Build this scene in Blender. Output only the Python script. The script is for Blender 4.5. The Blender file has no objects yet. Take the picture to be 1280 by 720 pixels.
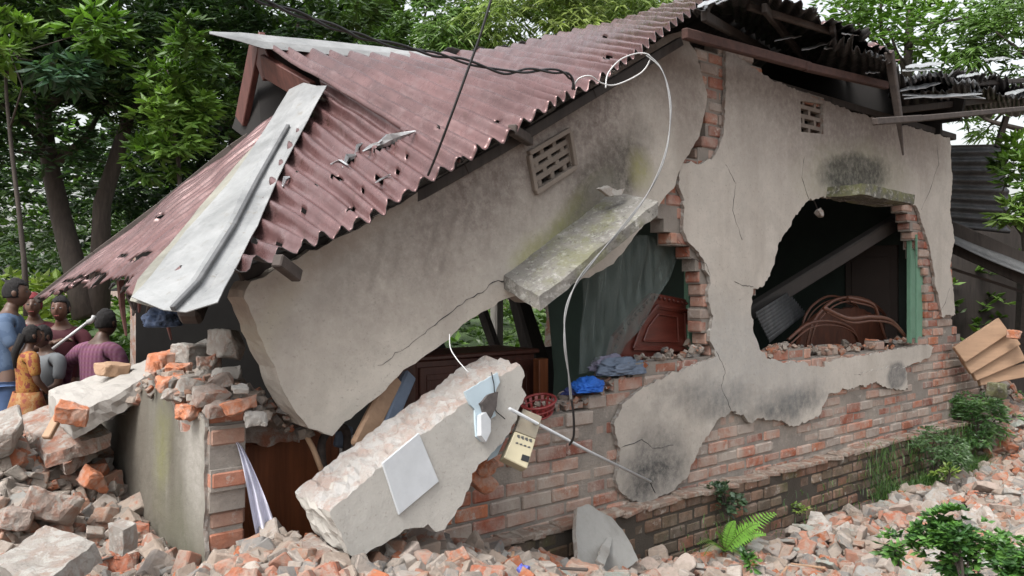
import bpy, bmesh, math, random
import numpy as np
from mathutils import Vector, Matrix, Euler, noise
from mathutils.geometry import tessellate_polygon
rad = math.radians
random.seed(7); rng = np.random.default_rng(7)
S = bpy.context.scene; COL = S.collection

# ---------------------------------------------------------------- camera, world, sun, exposure
cd = bpy.data.cameras.new('camera'); cam = bpy.data.objects.new('camera', cd); COL.objects.link(cam)
cam.location = (0, 0, 1.6); cam.rotation_euler = (rad(90), 0, 0)
cd.lens = 36 * 1000 / 1280; cd.sensor_width = 36; cd.clip_start = .05; cd.clip_end = 2000
S.camera = cam
SUN_EL, SUN_AZ = rad(54), rad(222)      # azimuth measured clockwise from +Y: the bright part of the cloud is behind the viewer
w = bpy.data.worlds.new('World'); S.world = w; w.use_nodes = True
wn = w.node_tree; wn.nodes.clear()
sky = wn.nodes.new('ShaderNodeTexSky'); sky.sky_type = 'NISHITA'; sky.sun_disc = False
sky.sun_elevation = SUN_EL; sky.sun_rotation = SUN_AZ; sky.dust_density = 5; sky.air_density = 1.5
hs = wn.nodes.new('ShaderNodeHueSaturation'); hs.inputs['Saturation'].default_value = .22
bg = wn.nodes.new('ShaderNodeBackground'); bg.inputs[1].default_value = .15
wo = wn.nodes.new('ShaderNodeOutputWorld')
wn.links.new(sky.outputs[0], hs.inputs['Color']); wn.links.new(hs.outputs[0], bg.inputs[0]); wn.links.new(bg.outputs[0], wo.inputs[0])
ld = bpy.data.lights.new('sun', 'SUN'); ld.energy = 1.4; ld.angle = rad(20); ld.color = (1, .985, .96)
sun = bpy.data.objects.new('sun', ld); COL.objects.link(sun)
dirn = Vector((math.sin(SUN_AZ) * math.cos(SUN_EL), math.cos(SUN_AZ) * math.cos(SUN_EL), math.sin(SUN_EL)))
sun.rotation_euler = dirn.to_track_quat('Z', 'Y').to_euler(); sun.location = dirn * 30
S.view_settings.view_transform = 'Standard'; S.view_settings.look = 'None'
S.view_settings.exposure = 1.0; S.view_settings.gamma = 1

# ---------------------------------------------------------------- frames of reference
F = 1000.0; HZ = 360.0; EYE = 1.6
P0 = Vector((-.6, 4.3, 0)); D = Vector((math.cos(rad(40)), math.sin(rad(40)), 0)); N = Vector((math.sin(rad(40)), -math.cos(rad(40)), 0))
K0 = -(N.x * P0.x + N.y * P0.y)
def at(px, py, t): return Vector(((px - 640) / F * t, t, EYE - (py - HZ) / F * t))
def fo(px, py, off=0.0):
    """a point on the plane parallel to the front wall, off metres in front of it"""
    r = (px - 640) / F
    return at(px, py, (K0 - off) / (-N.y - N.x * r))
def uz(px, py, off=0.0):
    p = fo(px, py, off); return ((p - P0).dot(D), p.z)
def uo(x, y):
    return ((x - P0.x) * D.x + (y - P0.y) * D.y, (x - P0.x) * N.x + (y - P0.y) * N.y)
def wp(u, o, z=0.0): return Vector((P0.x + D.x * u + N.x * o, P0.y + D.y * u + N.y * o, z))
def pix(p): return (640 + F * p[0] / p[1], HZ - F * (p[2] - EYE) / p[1])
FRAME = (tuple(P0), (0, 0, rad(40)))            # local x along the front wall, y into the house
EPT = wp(-1.04, 0); ENDFRAME = (tuple(EPT), (0, 0, rad(130)))   # local x into the house, y outward to the left

# ---------------------------------------------------------------- object helpers
def tag(o, label=None, cat=None, group=None, kind=None):
    if label: o['label'] = label
    if cat: o['category'] = cat
    if group: o['group'] = group
    if kind: o['kind'] = kind
    elif label: o['kind'] = 'thing'
    return o
def link(o, parent=None):
    COL.objects.link(o)
    if parent is not None: o.parent = parent
    return o
def empty(name, loc=(0, 0, 0), rot=(0, 0, 0), parent=None):
    o = bpy.data.objects.new(name, None); o.location = loc; o.rotation_euler = rot; o.empty_display_size = .1
    return link(o, parent)
class MB:
    def __init__(s): s.v = []; s.f = []; s.m = []; s.c = []; s.cur = (1, 1, 1)
    def add(s, vs, fs, mi=0, col=None):
        b = len(s.v); s.v += [tuple(p) for p in vs]; s.c += [tuple(col or s.cur)] * len(vs)
        for f in fs: s.f.append(tuple(b + i for i in f)); s.m.append(mi)
    def box(s, c, size, R=None, mi=0, col=None, ch=0.0):
        hx, hy, hz = size[0] / 2, size[1] / 2, size[2] / 2
        if ch > 0:
            vs = [Vector((sx * (hx if a == 0 else hx - ch), sy * (hy if a == 1 else hy - ch), sz * (hz if a == 2 else hz - ch))) for (sx, sy, sz, a) in CB_V]
            fs = CB_F
        else:
            vs = [Vector((x, y, z)) for x in (-hx, hx) for y in (-hy, hy) for z in (-hz, hz)]
            fs = [(0, 1, 3, 2), (4, 6, 7, 5), (0, 4, 5, 1), (2, 3, 7, 6), (0, 2, 6, 4), (1, 5, 7, 3)]
        if R is not None: vs = [R @ v for v in vs]
        c = Vector(c); s.add([v + c for v in vs], fs, mi, col)
    def beam(s, a, b, wd, ht, up=(0, 0, 1), mi=0, col=None, ch=0.0, taper=1.0):
        a = Vector(a); b = Vector(b); x = (b - a); L = x.length; x.normalize()
        z = Vector(up); z = (z - x * z.dot(x)).normalized(); y = z.cross(x)
        R = Matrix((x, y, z)).transposed(); n0 = len(s.v)
        s.box((a + b) / 2, (L, wd, ht), R, mi, col, ch)
        if taper != 1.0:
            for i in range(n0, len(s.v)):
                p = Vector(s.v[i]); t = (p - a).dot(x) / L; q = a + x * (t * L); k = 1 + (taper - 1) * t
                s.v[i] = tuple(q + (p - q) * k)
    def tube(s, pts, r, n=8, mi=0, col=None, cap=True):
        pts = [Vector(p) for p in pts]; rr = r if isinstance(r, (list, tuple)) else [r] * len(pts)
        vs = []; fs = []; up = Vector((0, 0, 1))
        t0 = (pts[1] - pts[0]).normalized()
        if abs(t0.dot(up)) > .9: up = Vector((1, 0, 0))
        for i, p in enumerate(pts):
            t = (pts[min(i + 1, len(pts) - 1)] - pts[max(i - 1, 0)]).normalized()
            y = t.cross(up).normalized(); up = y.cross(t)
            for k in range(n):
                a = 2 * math.pi * k / n; vs.append(p + (y * math.cos(a) + up * math.sin(a)) * rr[i])
        for i in range(len(pts) - 1):
            for k in range(n):
                k2 = (k + 1) % n; fs.append((i * n + k, i * n + k2, (i + 1) * n + k2, (i + 1) * n + k))
        if cap: fs.append(tuple(range(n))[::-1]); fs.append(tuple((len(pts) - 1) * n + k for k in range(n)))
        s.add(vs, fs, mi, col)
    def build(s, name, mats, parent=None, frame=None, smooth=False, recenter=True):
        if not isinstance(mats, (list, tuple)): mats = [mats]
        me = bpy.data.meshes.new(name); o = bpy.data.objects.new(name, me)
        vs = s.v
        if frame is not None:
            if parent is None: o.location = frame[0]; o.rotation_euler = frame[1]
        elif parent is None and recenter:
            A = np.array(vs); c = Vector(((A[:, 0].min() + A[:, 0].max()) / 2, (A[:, 1].min() + A[:, 1].max()) / 2, A[:, 2].min()))
            vs = [tuple(Vector(v) - c) for v in vs]; o.location = c
        me.from_pydata(vs, [], s.f)
        for m in mats: me.materials.append(m)
        me.polygons.foreach_set('material_index', s.m)
        ca = me.color_attributes.new('col', 'FLOAT_COLOR', 'POINT')
        cc = np.ones((len(s.c), 4), np.float32); cc[:, :3] = np.array(s.c, np.float32); ca.data.foreach_set('color', cc.ravel())
        if smooth: me.polygons.foreach_set('use_smooth', [True] * len(me.polygons))
        me.update(); link(o, parent); return o
# chamfered box topology
CB_V = [(sx, sy, sz, a) for sx in (-1, 1) for sy in (-1, 1) for sz in (-1, 1) for a in range(3)]
def _cb():
    bm = bmesh.new(); vs = [bm.verts.new([sg * (1 if a == k else .8) for k, sg in enumerate((sx, sy, sz))]) for (sx, sy, sz, a) in CB_V]
    bm.verts.index_update(); bmesh.ops.convex_hull(bm, input=bm.verts)
    bmesh.ops.dissolve_limit(bm, angle_limit=.05, verts=bm.verts, edges=bm.edges); bmesh.ops.recalc_face_normals(bm, faces=bm.faces)
    bm.verts.index_update(); co = [v.co.copy() for v in bm.verts]
    ref = [Vector([sg * (1 if a == k else .8) for k, sg in enumerate((sx, sy, sz))]) for (sx, sy, sz, a) in CB_V]
    mp = [min(range(24), key=lambda j: (ref[j] - c).length) for c in co]
    fs = [tuple(mp[v.index] for v in f.verts) for f in bm.faces]; bm.free(); return fs
CB_F = _cb()
def bevel(o, wd=.004, seg=1):
    m = o.modifiers.new('bevel', 'BEVEL'); m.width = wd; m.segments = seg; m.limit_method = 'ANGLE'; return o
def rag(pts, amp=.012, seg=.04, seed=0):
    """roughen a closed 2D outline into a broken edge"""
    r = random.Random(seed); out = []
    n = len(pts)
    for i in range(n):
        a = Vector(pts[i][:2]); b = Vector(pts[(i + 1) % n][:2]); L = (b - a).length; k = max(1, int(L / seg))
        if L < 1e-6: continue
        nx = Vector((-(b - a).y, (b - a).x)) / L; kk = amp if len(pts[i]) < 3 else pts[i][2]
        out.append(a)
        for j in range(1, k):
            t = j / k; q = a + (b - a) * (t + r.uniform(-.25, .25) / k)
            out.append(q + nx * (kk * (noise.noise(Vector((q.x * 9, q.y * 9, seed))) * 1.6 + r.uniform(-.6, .6))))
    return [(p.x, p.y) for p in out]
def prism(mb, loops, y0, y1, rings=1, jit=0.0, mi_front=0, mi_side=1, mi_back=0, fn=None, seed=1):
    """2D outline(s) in local x-z made a slab from y0 (front) to y1 (back); fn(x,y,z) bends it"""
    r = random.Random(seed); fl = [p for lp in loops for p in lp]
    tris = tessellate_polygon([[Vector((p[0], p[1], 0)) for p in lp] for lp in loops])
    vs = []; n = len(fl); fs = []; ms = []
    for k in range(rings + 1):
        y = y0 + (y1 - y0) * k / rings; j = jit if 0 < k < rings else 0
        for p in fl: vs.append((p[0] + r.uniform(-j, j), y + r.uniform(-j, j) * .5, p[1] + r.uniform(-j, j)))
    if fn: vs = [fn(*v) for v in vs]
    for t in tris:
        a, b, c = t
        ar = (fl[b][0] - fl[a][0]) * (fl[c][1] - fl[a][1]) - (fl[c][0] - fl[a][0]) * (fl[b][1] - fl[a][1])
        if ar < 0: b, c = c, b
        fs.append((a, b, c)); ms.append(mi_front); fs.append((rings * n + a, rings * n + c, rings * n + b)); ms.append(mi_back)
    base = 0
    for lp in loops:
        m = len(lp); sg = sum(lp[i][0] * lp[(i + 1) % m][1] - lp[(i + 1) % m][0] * lp[i][1] for i in range(m)) > 0
        if lp is not loops[0]: sg = not sg
        for k in range(rings):
            for i in range(m):
                a = base + i + k * n; b = base + (i + 1) % m + k * n
                fs.append((b, a, a + n, b + n) if sg else (a, b, b + n, a + n)); ms.append(mi_side)
        base += m
    b0 = len(mb.v); mb.v += [tuple(v) for v in vs]; mb.c += [mb.cur] * len(vs)
    for f, m in zip(fs, ms): mb.f.append(tuple(b0 + i for i in f)); mb.m.append(m)
def spans(poly, z):
    xs = []
    for i in range(len(poly)):
        a = poly[i]; b = poly[(i + 1) % len(poly)]
        if (a[1] > z) != (b[1] > z): xs.append(a[0] + (z - a[1]) / (b[1] - a[1]) * (b[0] - a[0]))
    xs.sort(); return [(xs[i], xs[i + 1]) for i in range(0, len(xs) - 1, 2)]
def subtract(sp, holes):
    for h in holes:
        out = []
        for a, b in sp:
            if h[1] <= a or h[0] >= b: out.append((a, b)); continue
            if h[0] > a: out.append((a, h[0]))
            if h[1] < b: out.append((h[1], b))
        sp = out
    return sp
BR = [(.36, .11, .055), (.38, .14, .08), (.30, .095, .055), (.40, .23, .17), (.36, .26, .21), (.34, .27, .23), (.42, .15, .075), (.25, .085, .055)]
def lay_bricks(mb, poly, holes, y0, thick, z_from, z_to, ch=.1, bl=.26, seed=3, pal=BR, jy=.006, dz=0, mort=(.31, .28, .25), joint=.013):
    r = random.Random(seed); row = 0; z = z_from
    while z < z_to:
        zm = z + ch / 2; hs_ = []
        for h in holes: hs_ += spans(h, zm)
        for a, b in subtract(spans(poly, zm), hs_):
            a += r.uniform(-.03, .03); b += r.uniform(-.03, .03)
            if b - a < .05: continue
            mb.box(((a + b) / 2, y0 + thick / 2 + .005, zm), (b - a - .03, thick - .006, ch + .001), None, 1, mort)
            x = math.floor(a / bl) * bl - (bl / 2 if row % 2 else 0)
            while x < b:
                x0 = max(x, a); x1 = min(x + bl, b)
                if x1 - x0 > .05:
                    c = r.choice(pal); k = r.uniform(.8, 1.15); c = (c[0] * k, c[1] * k, c[2] * k)
                    g = joint * r.uniform(.5, 1.3)
                    mb.box(((x0 + x1) / 2, y0 + thick / 2 + r.uniform(-jy, jy) + .012 * noise.noise(Vector((x0 * 1.5, zm * 3, seed))), zm + r.uniform(-.003, .003) + .008 * noise.noise(Vector((x0 * .9, zm * .7, seed)))),
                           (x1 - x0 - g, thick, ch - g), Matrix.Rotation(r.uniform(-.02, .02), 3, 'Z') @ Matrix.Rotation(r.uniform(-.012, .012), 3, 'Y'), 0, c, ch=r.uniform(.006, .016))
                x += bl
        z += ch; row += 1

# ---------------------------------------------------------------- materials
def mat(name):
    m = bpy.data.materials.new(name); m.use_nodes = True; nt = m.node_tree; nt.nodes.clear()
    o = nt.nodes.new('ShaderNodeOutputMaterial'); p = nt.nodes.new('ShaderNodeBsdfPrincipled'); nt.links.new(p.outputs[0], o.inputs[0])
    return m, nt, p
class NT:
    def __init__(s, nt, coord='Object', rnd=False):
        s.nt = nt; tc = nt.nodes.new('ShaderNodeTexCoord'); s.co = tc.outputs[coord]
        if rnd:
            oi = nt.nodes.new('ShaderNodeObjectInfo'); va = nt.nodes.new('ShaderNodeVectorMath'); va.operation = 'MULTIPLY_ADD'
            s.rnd = oi.outputs['Random']
            cb = nt.nodes.new('ShaderNodeCombineXYZ')
            for i in range(3): nt.links.new(s.rnd, cb.inputs[i])
            va.inputs[1].default_value = (37, 51, 23); nt.links.new(cb.outputs[0], va.inputs[0]); nt.links.new(s.co, va.inputs[2]); s.co = va.outputs[0]
    def put(s, sock, val):
        if hasattr(val, 'is_output'): s.nt.links.new(val, sock)
        else:
            if isinstance(val, (tuple, list)) and len(val) == 3 and sock.type == 'RGBA': val = (*val, 1)
            sock.default_value = val
    def scale(s, v, co=None):
        m = s.nt.nodes.new('ShaderNodeMapping'); s.put(m.inputs[0], co or s.co); m.inputs['Scale'].default_value = v; return m.outputs[0]
    def noise(s, sc, det=5, rough=.6, co=None, dist=0):
        n = s.nt.nodes.new('ShaderNodeTexNoise'); s.put(n.inputs['Vector'], co or s.co); n.inputs['Scale'].default_value = sc
        n.inputs['Detail'].default_value = det; n.inputs['Roughness'].default_value = rough; n.inputs['Distortion'].default_value = dist; return n.outputs['Fac']
    def ramp(s, f, *st):
        n = s.nt.nodes.new('ShaderNodeValToRGB'); s.put(n.inputs[0], f); e = n.color_ramp.elements
        while len(e) < len(st): e.new(.5)
        for i, (p, c) in enumerate(st):
            e[i].position = p; e[i].color = (c, c, c, 1) if not isinstance(c, tuple) else (*c, 1)
        return n.outputs[0]
    def mix(s, f, a, b, mode='MIX'):
        n = s.nt.nodes.new('ShaderNodeMix'); n.data_type = 'RGBA'; n.blend_type = mode
        s.put(n.inputs[0], f); s.put(n.inputs[6], a); s.put(n.inputs[7], b); return n.outputs[2]
    def math(s, op, a, b=0.0, c=0.0):
        n = s.nt.nodes.new('ShaderNodeMath'); n.operation = op; s.put(n.inputs[0], a); s.put(n.inputs[1], b); s.put(n.inputs[2], c); return n.outputs[0]
    def vm(s, op, a, b=(0, 0, 0)):
        n = s.nt.nodes.new('ShaderNodeVectorMath'); n.operation = op; s.put(n.inputs[0], a); s.put(n.inputs[1], b)
        return n.outputs['Value'] if op in ('LENGTH', 'DOT_PRODUCT') else n.outputs[0]
    def attr(s, name='col'):
        n = s.nt.nodes.new('ShaderNodeAttribute'); n.attribute_name = name; return n.outputs['Color']
    def bump(s, p, h, st=.3, d=.01):
        n = s.nt.nodes.new('ShaderNodeBump'); n.inputs['Strength'].default_value = st; n.inputs['Distance'].default_value = d
        s.put(n.inputs['Height'], h); s.nt.links.new(n.outputs[0], p.inputs['Normal'])
    def stain(s, base, c, rx, rz, rot, col, k=1.0, edge=(.55, 1.0), ns=5, nd=.35):
        """an irregular weather stain or painted shade with a shape and place of its own, centre c = (x, z) in object space"""
        d = s.vm('SUBTRACT', s.co, (c[0], 0, c[1]))
        m = s.nt.nodes.new('ShaderNodeMapping'); m.vector_type = 'TEXTURE'; s.put(m.inputs[0], d)
        m.inputs['Rotation'].default_value = (0, -rot, 0); m.inputs['Scale'].default_value = (rx, 1e3, rz)
        l = s.vm('LENGTH', m.outputs[0]); l = s.math('ADD', l, s.math('MULTIPLY_ADD', s.noise(ns, 6, .65), nd * 2, -nd))
        f = s.math('MULTIPLY', s.ramp(l, (edge[0], k), (edge[1], 0.0)), s.ramp(s.noise(19, 9, .8), (.34, .45), (.58, 1.0))); return s.mix(f, base, col)
def plaster(name, stains=(), base=(.49, .45, .40), top=None, streak=.35):
    m, nt, p = mat(name); g = NT(nt)
    c = g.mix(g.ramp(g.noise(1.1, 6, .6), (.35, 0.0), (.7, 1.0)), base, tuple(x * .80 for x in base))
    c = g.mix(g.ramp(g.noise(5, 8, .7), (.45, 0.0), (.8, .6)), c, tuple(x * 1.18 for x in base))
    st = g.noise(3.5, 5, .6, g.scale((1, 1, .12)))
    c = g.mix(g.math('MULTIPLY', g.ramp(st, (.48, 0.0), (.7, 1.0)), streak), c, (base[0] * .52, base[1] * .48, base[2] * .45))
    c = g.mix(g.ramp(g.noise(9, 9, .8, dist=.8), (.5, 0.0), (.75, .5)), c, tuple(x * .72 for x in base))
    for sn in stains: c = g.stain(c, *sn)
    c = g.mix(g.ramp(g.noise(60, 3, .6), (.6, 0.0), (.72, .45)), c, (.20, .18, .16))
    c = g.mix(g.ramp(g.noise(2.6, 10, .78, dist=1.2), (.5, 0.0), (.62, .28)), c, tuple(x * .62 for x in base))
    c = g.mix(g.ramp(g.noise(17, 8, .75), (.66, 0.0), (.72, .3)), c, (.62, .6, .56))
    g.put(p.inputs['Base Color'], c); p.inputs['Roughness'].default_value = .85
    h = g.math('ADD', g.noise(2.2, 4, .55), g.math('MULTIPLY', g.noise(38, 7, .8), .22)); g.bump(p, h, .7, .03); return m
def broken(name='broken masonry', a=(.31, .25, .215), b=(.30, .13, .08), c3=(.37, .33, .295)):
    m, nt, p = mat(name); g = NT(nt)
    c = g.mix(g.ramp(g.noise(7, 6, .65), (.45, 0.0), (.62, 1.0)), a, b)
    c = g.mix(g.ramp(g.noise(11, 6, .7, dist=.5), (.48, 0.0), (.58, 1.0)), c, c3)
    g.put(p.inputs['Base Color'], c); p.inputs['Roughness'].default_value = .95
    g.bump(p, g.noise(30, 8, .75), .9, .03); return m
def smear(g, c, k):
    sx = g.nt.nodes.new('ShaderNodeSeparateXYZ'); g.put(sx.inputs[0], g.co)
    f = g.math('MULTIPLY', g.ramp(g.noise(3.2, 9, .72, g.vm('ADD', g.co, (1, 2, 3))), (.44, 0.0), (.60, k)), g.ramp(sx.outputs[2], (.85, .8), (1.25, .2))); c = g.mix(f, c, (.40, .35, .30))
    return g.mix(g.ramp(g.noise(8, 8, .75, g.vm('ADD', g.co, (5, 2, 8))), (.58, 0.0), (.66, k)), c, (.43, .385, .335))
def brickmat(name='brick', dust=.5, moss=0.0, sm=.88):
    m, nt, p = mat(name); g = NT(nt); c = g.attr()
    c = g.mix(g.ramp(g.noise(24, 6, .7), (.35, 0.0), (.75, .7)), c, g.mix(1.0, c, (.55, .5, .5), 'MULTIPLY'))
    c = g.mix(g.math('MULTIPLY', g.ramp(g.noise(4.5, 7, .68), (.42, 0.0), (.62, 1.0)), dust), c, (.40, .36, .32))
    c = g.mix(g.ramp(g.noise(13, 6, .7), (.58, 0.0), (.66, .75)), c, (.44, .40, .36))
    if not moss: c = smear(g, c, sm)
    if moss:
        c = g.mix(g.math('MULTIPLY', g.ramp(g.noise(3, 6, .7), (.4, 0.0), (.6, 1.0)), moss), c, (.055, .045, .026))
        c = g.mix(g.math('MULTIPLY', g.ramp(g.noise(2.1, 6, .7, g.vm('ADD', g.co, (9, 3, 4))), (.55, 0.0), (.7, 1.0)), moss), c, (.085, .10, .03))
    g.put(p.inputs['Base Color'], c); p.inputs['Roughness'].default_value = .92; g.bump(p, g.noise(50, 6, .75), .7, .01); return m
def mortarmat(name, dark=1.0):
    m, nt, p = mat(name); g = NT(nt); c = g.mix(g.noise(9, 6, .7), g.attr(), g.mix(1.0, g.attr(), (.6 * dark, .57 * dark, .55 * dark), 'MULTIPLY'))
    if dark > .9: c = smear(g, c, .8)
    g.put(p.inputs['Base Color'], c); p.inputs['Roughness'].default_value = 1; g.bump(p, g.noise(60, 6, .8), 1, .012); return m
def rubblemat(name, cols, attr=False):
    m, nt, p = mat(name); g = NT(nt, rnd=not attr)
    if attr: c = g.attr()
    else:
        n = nt.nodes.new('ShaderNodeValToRGB'); n.color_ramp.interpolation = 'CONSTANT'; g.put(n.inputs[0], g.rnd); e = n.color_ramp.elements
        while len(e) < len(cols): e.new(.5)
        for i, cc in enumerate(cols): e[i].position = i / len(cols); e[i].color = (*cc, 1)
        c = n.outputs[0]
    c = g.mix(g.ramp(g.noise(14, 6, .7), (.46, 0.0), (.56, .75)), c, (.31, .26, .22))
    c = g.mix(g.ramp(g.noise(9, 6, .7, g.vm('ADD', g.co, (4, 7, 1))), (.6, 0.0), (.66, .8)), c, (.33, .125, .07))
    c = g.mix(g.ramp(g.noise(28, 5, .7), (.5, 0.0), (.8, .6)), c, g.mix(1.0, c, (.5, .46, .44), 'MULTIPLY'))
    g.put(p.inputs['Base Color'], c); p.inputs['Roughness'].default_value = .95; g.bump(p, g.noise(45, 8, .75), .8, .015); return m
def sheetmat(name, base=(.19, .075, .072), rust=(.12, .055, .03), pale=(.33, .24, .24), rough=.38, metal=.0):
    m, nt, p = mat(name); g = NT(nt)
    c = g.mix(g.ramp(g.noise(1.3, 9, .72), (.4, 0.0), (.62, 1.0)), base, tuple(x * .6 for x in base))
    c = g.mix(g.ramp(g.noise(6, 8, .72), (.5, 0.0), (.78, .75)), c, pale)
    c = g.mix(g.ramp(g.noise(14, 8, .75), (.58, 0.0), (.68, .8)), c, rust)
    c = g.mix(g.ramp(g.noise(40, 4, .7), (.66, 0.0), (.74, .9)), c, (.06, .035, .025))
    g.put(p.inputs['Base Color'], c); p.inputs['Metallic'].default_value = metal
    g.put(p.inputs['Roughness'], g.ramp(g.noise(9, 5, .7), (.3, rough * .75), (.7, min(1, rough * 1.6)))); g.bump(p, g.noise(6, 6, .6), .25, .02); return m
def wood(name, base=(.12, .05, .028), rough=.5, axis=(1, 1, .08), dark=.45):
    m, nt, p = mat(name); g = NT(nt); gr = g.noise(22, 6, .6, g.scale(axis), dist=.6)
    c = g.mix(g.ramp(gr, (.3, 0.0), (.7, 1.0)), tuple(x * dark for x in base), base)
    c = g.mix(g.ramp(g.noise(5, 6, .7), (.5, 0.0), (.75, .5)), c, tuple(x * .5 for x in base))
    g.put(p.inputs['Base Color'], c); p.inputs['Roughness'].default_value = rough; g.bump(p, gr, .4, .006); return m
def flat(name, c, rough=.6, metal=0, var=.25, sc=8, bump=.15, alpha=None, sheen=0):
    m, nt, p = mat(name); g = NT(nt)
    cc = g.mix(g.ramp(g.noise(sc, 6, .65), (.3, 0.0), (.75, 1.0)), c, tuple(x * (1 - var) for x in c))
    g.put(p.inputs['Base Color'], cc); p.inputs['Roughness'].default_value = rough; p.inputs['Metallic'].default_value = metal
    if alpha is not None: p.inputs['Alpha'].default_value = alpha
    if bump: g.bump(p, g.noise(sc * 4, 5, .7), bump, .01)
    return m
def leafmat(name, tr=.25, rough=.45):
    m, nt, p = mat(name); g = NT(nt); c = g.attr(); g.put(p.inputs['Base Color'], c); p.inputs['Roughness'].default_value = rough
    t = nt.nodes.new('ShaderNodeBsdfTranslucent'); g.put(t.inputs[0], g.mix(1.0, c, (1.2, 1.4, .6), 'MULTIPLY'))
    mx = nt.nodes.new('ShaderNodeMixShader'); mx.inputs[0].default_value = tr
    nt.links.new(p.outputs[0], mx.inputs[1]); nt.links.new(t.outputs[0], mx.inputs[2])
    nt.links.new(mx.outputs[0], [n for n in nt.nodes if n.type == 'OUTPUT_MATERIAL'][0].inputs[0]); return m
M = {}
M['brick'] = brickmat('front bricks'); M['oldbrick'] = brickmat('old mossy bricks', .2, .6); M['stubbrick'] = brickmat('stub bricks', .12, 0, .2)
M['mortar'] = mortarmat('mortar'); M['broken'] = broken(); M['crust'] = broken('plaster crust', (.33, .30, .27), (.31, .23, .19), (.42, .40, .37))
M['mort2'] = mortarmat('old mortar', .85)
M['roof'] = sheetmat('red roof paint', (.155, .082, .08), (.075, .04, .03), (.215, .15, .148), .25, .35); M['under'] = sheetmat('sheet underside', (.06, .058, .058), (.07, .04, .025), (.12, .115, .115), .55)
M['cap'] = sheetmat('pale cap metal', (.27, .275, .275), (.16, .145, .12), (.33, .33, .33), .38)
M['capbeige'] = sheetmat('beige cap metal', (.25, .24, .2), (.16, .145, .11), (.3, .3, .27), .5)
M['greysheet'] = sheetmat('grey sheet', (.09, .092, .095), (.06, .05, .045), (.16, .16, .16), .5)
M['silver'] = flat('torn bare metal', (.42, .43, .44), .3, .3, .4, 15)
M['oldwood'] = wood('weathered wood', (.075, .058, .05), .8, (.1, 1, 1)); M['redwood'] = wood('red brown rafter', (.075, .034, .026), .9, (.1, 1, 1))
M['darkwood'] = wood('dark wood', (.045, .035, .03), .8, (1, 1, .1)); M['maroon'] = wood('maroon board', (.13, .045, .035), .6, (1, 1, .1))
M['mahog'] = wood('mahogany', (.125, .028, .019), .3, (.15, 1, 1), .5); M['cab'] = wood('cabinet wood', (.26, .085, .035), .4, (1, 1, .06), .5)
M['cab2'] = wood('dresser wood', (.10, .035, .024), .4, (1, 1, .06), .5); M['rattan'] = wood('cane', (.13, .05, .03), .4, (.2, 1, 1), .6)
M['tan'] = wood('tan board', (.38, .24, .15), .75, (.08, 1, 1), .75)
def mosscrete(name, base=(.27, .255, .23), moss=.5):
    m, nt, p = mat(name); g = NT(nt)
    c = g.mix(g.ramp(g.noise(4, 9, .75), (.35, 0.0), (.65, 1.0)), base, tuple(x * .45 for x in base))
    c = g.mix(g.ramp(g.noise(16, 8, .8), (.5, 0.0), (.62, .85)), c, (.42, .41, .38))
    c = g.mix(g.ramp(g.noise(22, 7, .8, g.vm('ADD', g.co, (3, 1, 6))), (.55, 0.0), (.66, .9)), c, (.055, .052, .042))
    c = g.mix(g.math('MULTIPLY', g.ramp(g.noise(3, 8, .75, g.vm('ADD', g.co, (8, 4, 2))), (.48, 0.0), (.6, 1.0)), moss), c, (.17, .175, .06))
    g.put(p.inputs['Base Color'], c); p.inputs['Roughness'].default_value = .95; g.bump(p, g.noise(24, 9, .8), .9, .02); return m
M['mossc'] = mosscrete('mossy concrete'); M['mossc2'] = mosscrete('mossy ledge', (.13, .125, .105), .6)
M['conc'] = plaster('grey concrete', (), (.33, .31, .285), streak=.2)
M['green'] = flat('green paint', (.16, .32, .22), .6, 0, .3, 4); M['shadegreen'] = flat('shaded green limewash', (.022, .036, .030), .8, 0, .35, 3)  # limewash taken near black, the unlit room's shade put into the colour
M['inner'] = flat('dark inside wall', (.035, .032, .03), .9, 0, .4, 3); M['white'] = flat('white plastic', (.52, .54, .56), .35, 0, .22, 6, .05)  # near-black tone for inside walls and floor
M['cream'] = flat('cream plastic', (.46, .41, .28), .4, 0, .15, 6, .03); M['ltblue'] = flat('pale blue board', (.46, .56, .62), .5, 0, .15, 6, .05)
M['black'] = flat('black rubber', (.015, .015, .016), .45, 0, .3, 10, .05); M['cable'] = flat('white cable', (.5, .5, .5), .4, 0, .2, 10, .05)
M['bluecloth'] = flat('blue cloth', (.02, .15, .62), .7, 0, .35, 7, .3); M['greycloth'] = flat('grey blue cloth', (.16, .2, .27), .85, 0, .4, 5, .3)
M['whitecloth'] = flat('white cloth', (.62, .62, .72), .8, 0, .15, 4, .2); M['redpl'] = flat('red plastic', (.22, .03, .03), .35, 0, .2, 6, .05)
M['leaf'] = leafmat('leaves', .3, .4); M['bark'] = wood('bark', (.075, .06, .05), .9, (1, 1, .2), .5)
M['rubble'] = rubblemat('brick rubble', [(.34, .12, .06), (.32, .18, .125), (.30, .24, .195), (.30, .105, .06), (.36, .30, .26), (.35, .17, .115), (.24, .21, .19)])
M['plate'] = rubblemat('plaster rubble', [(.30, .29, .27), (.22, .215, .2), (.40, .37, .34), (.27, .29, .26), (.34, .27, .23)])
M['smallrub'] = rubblemat('small rubble', [], True)

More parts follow.
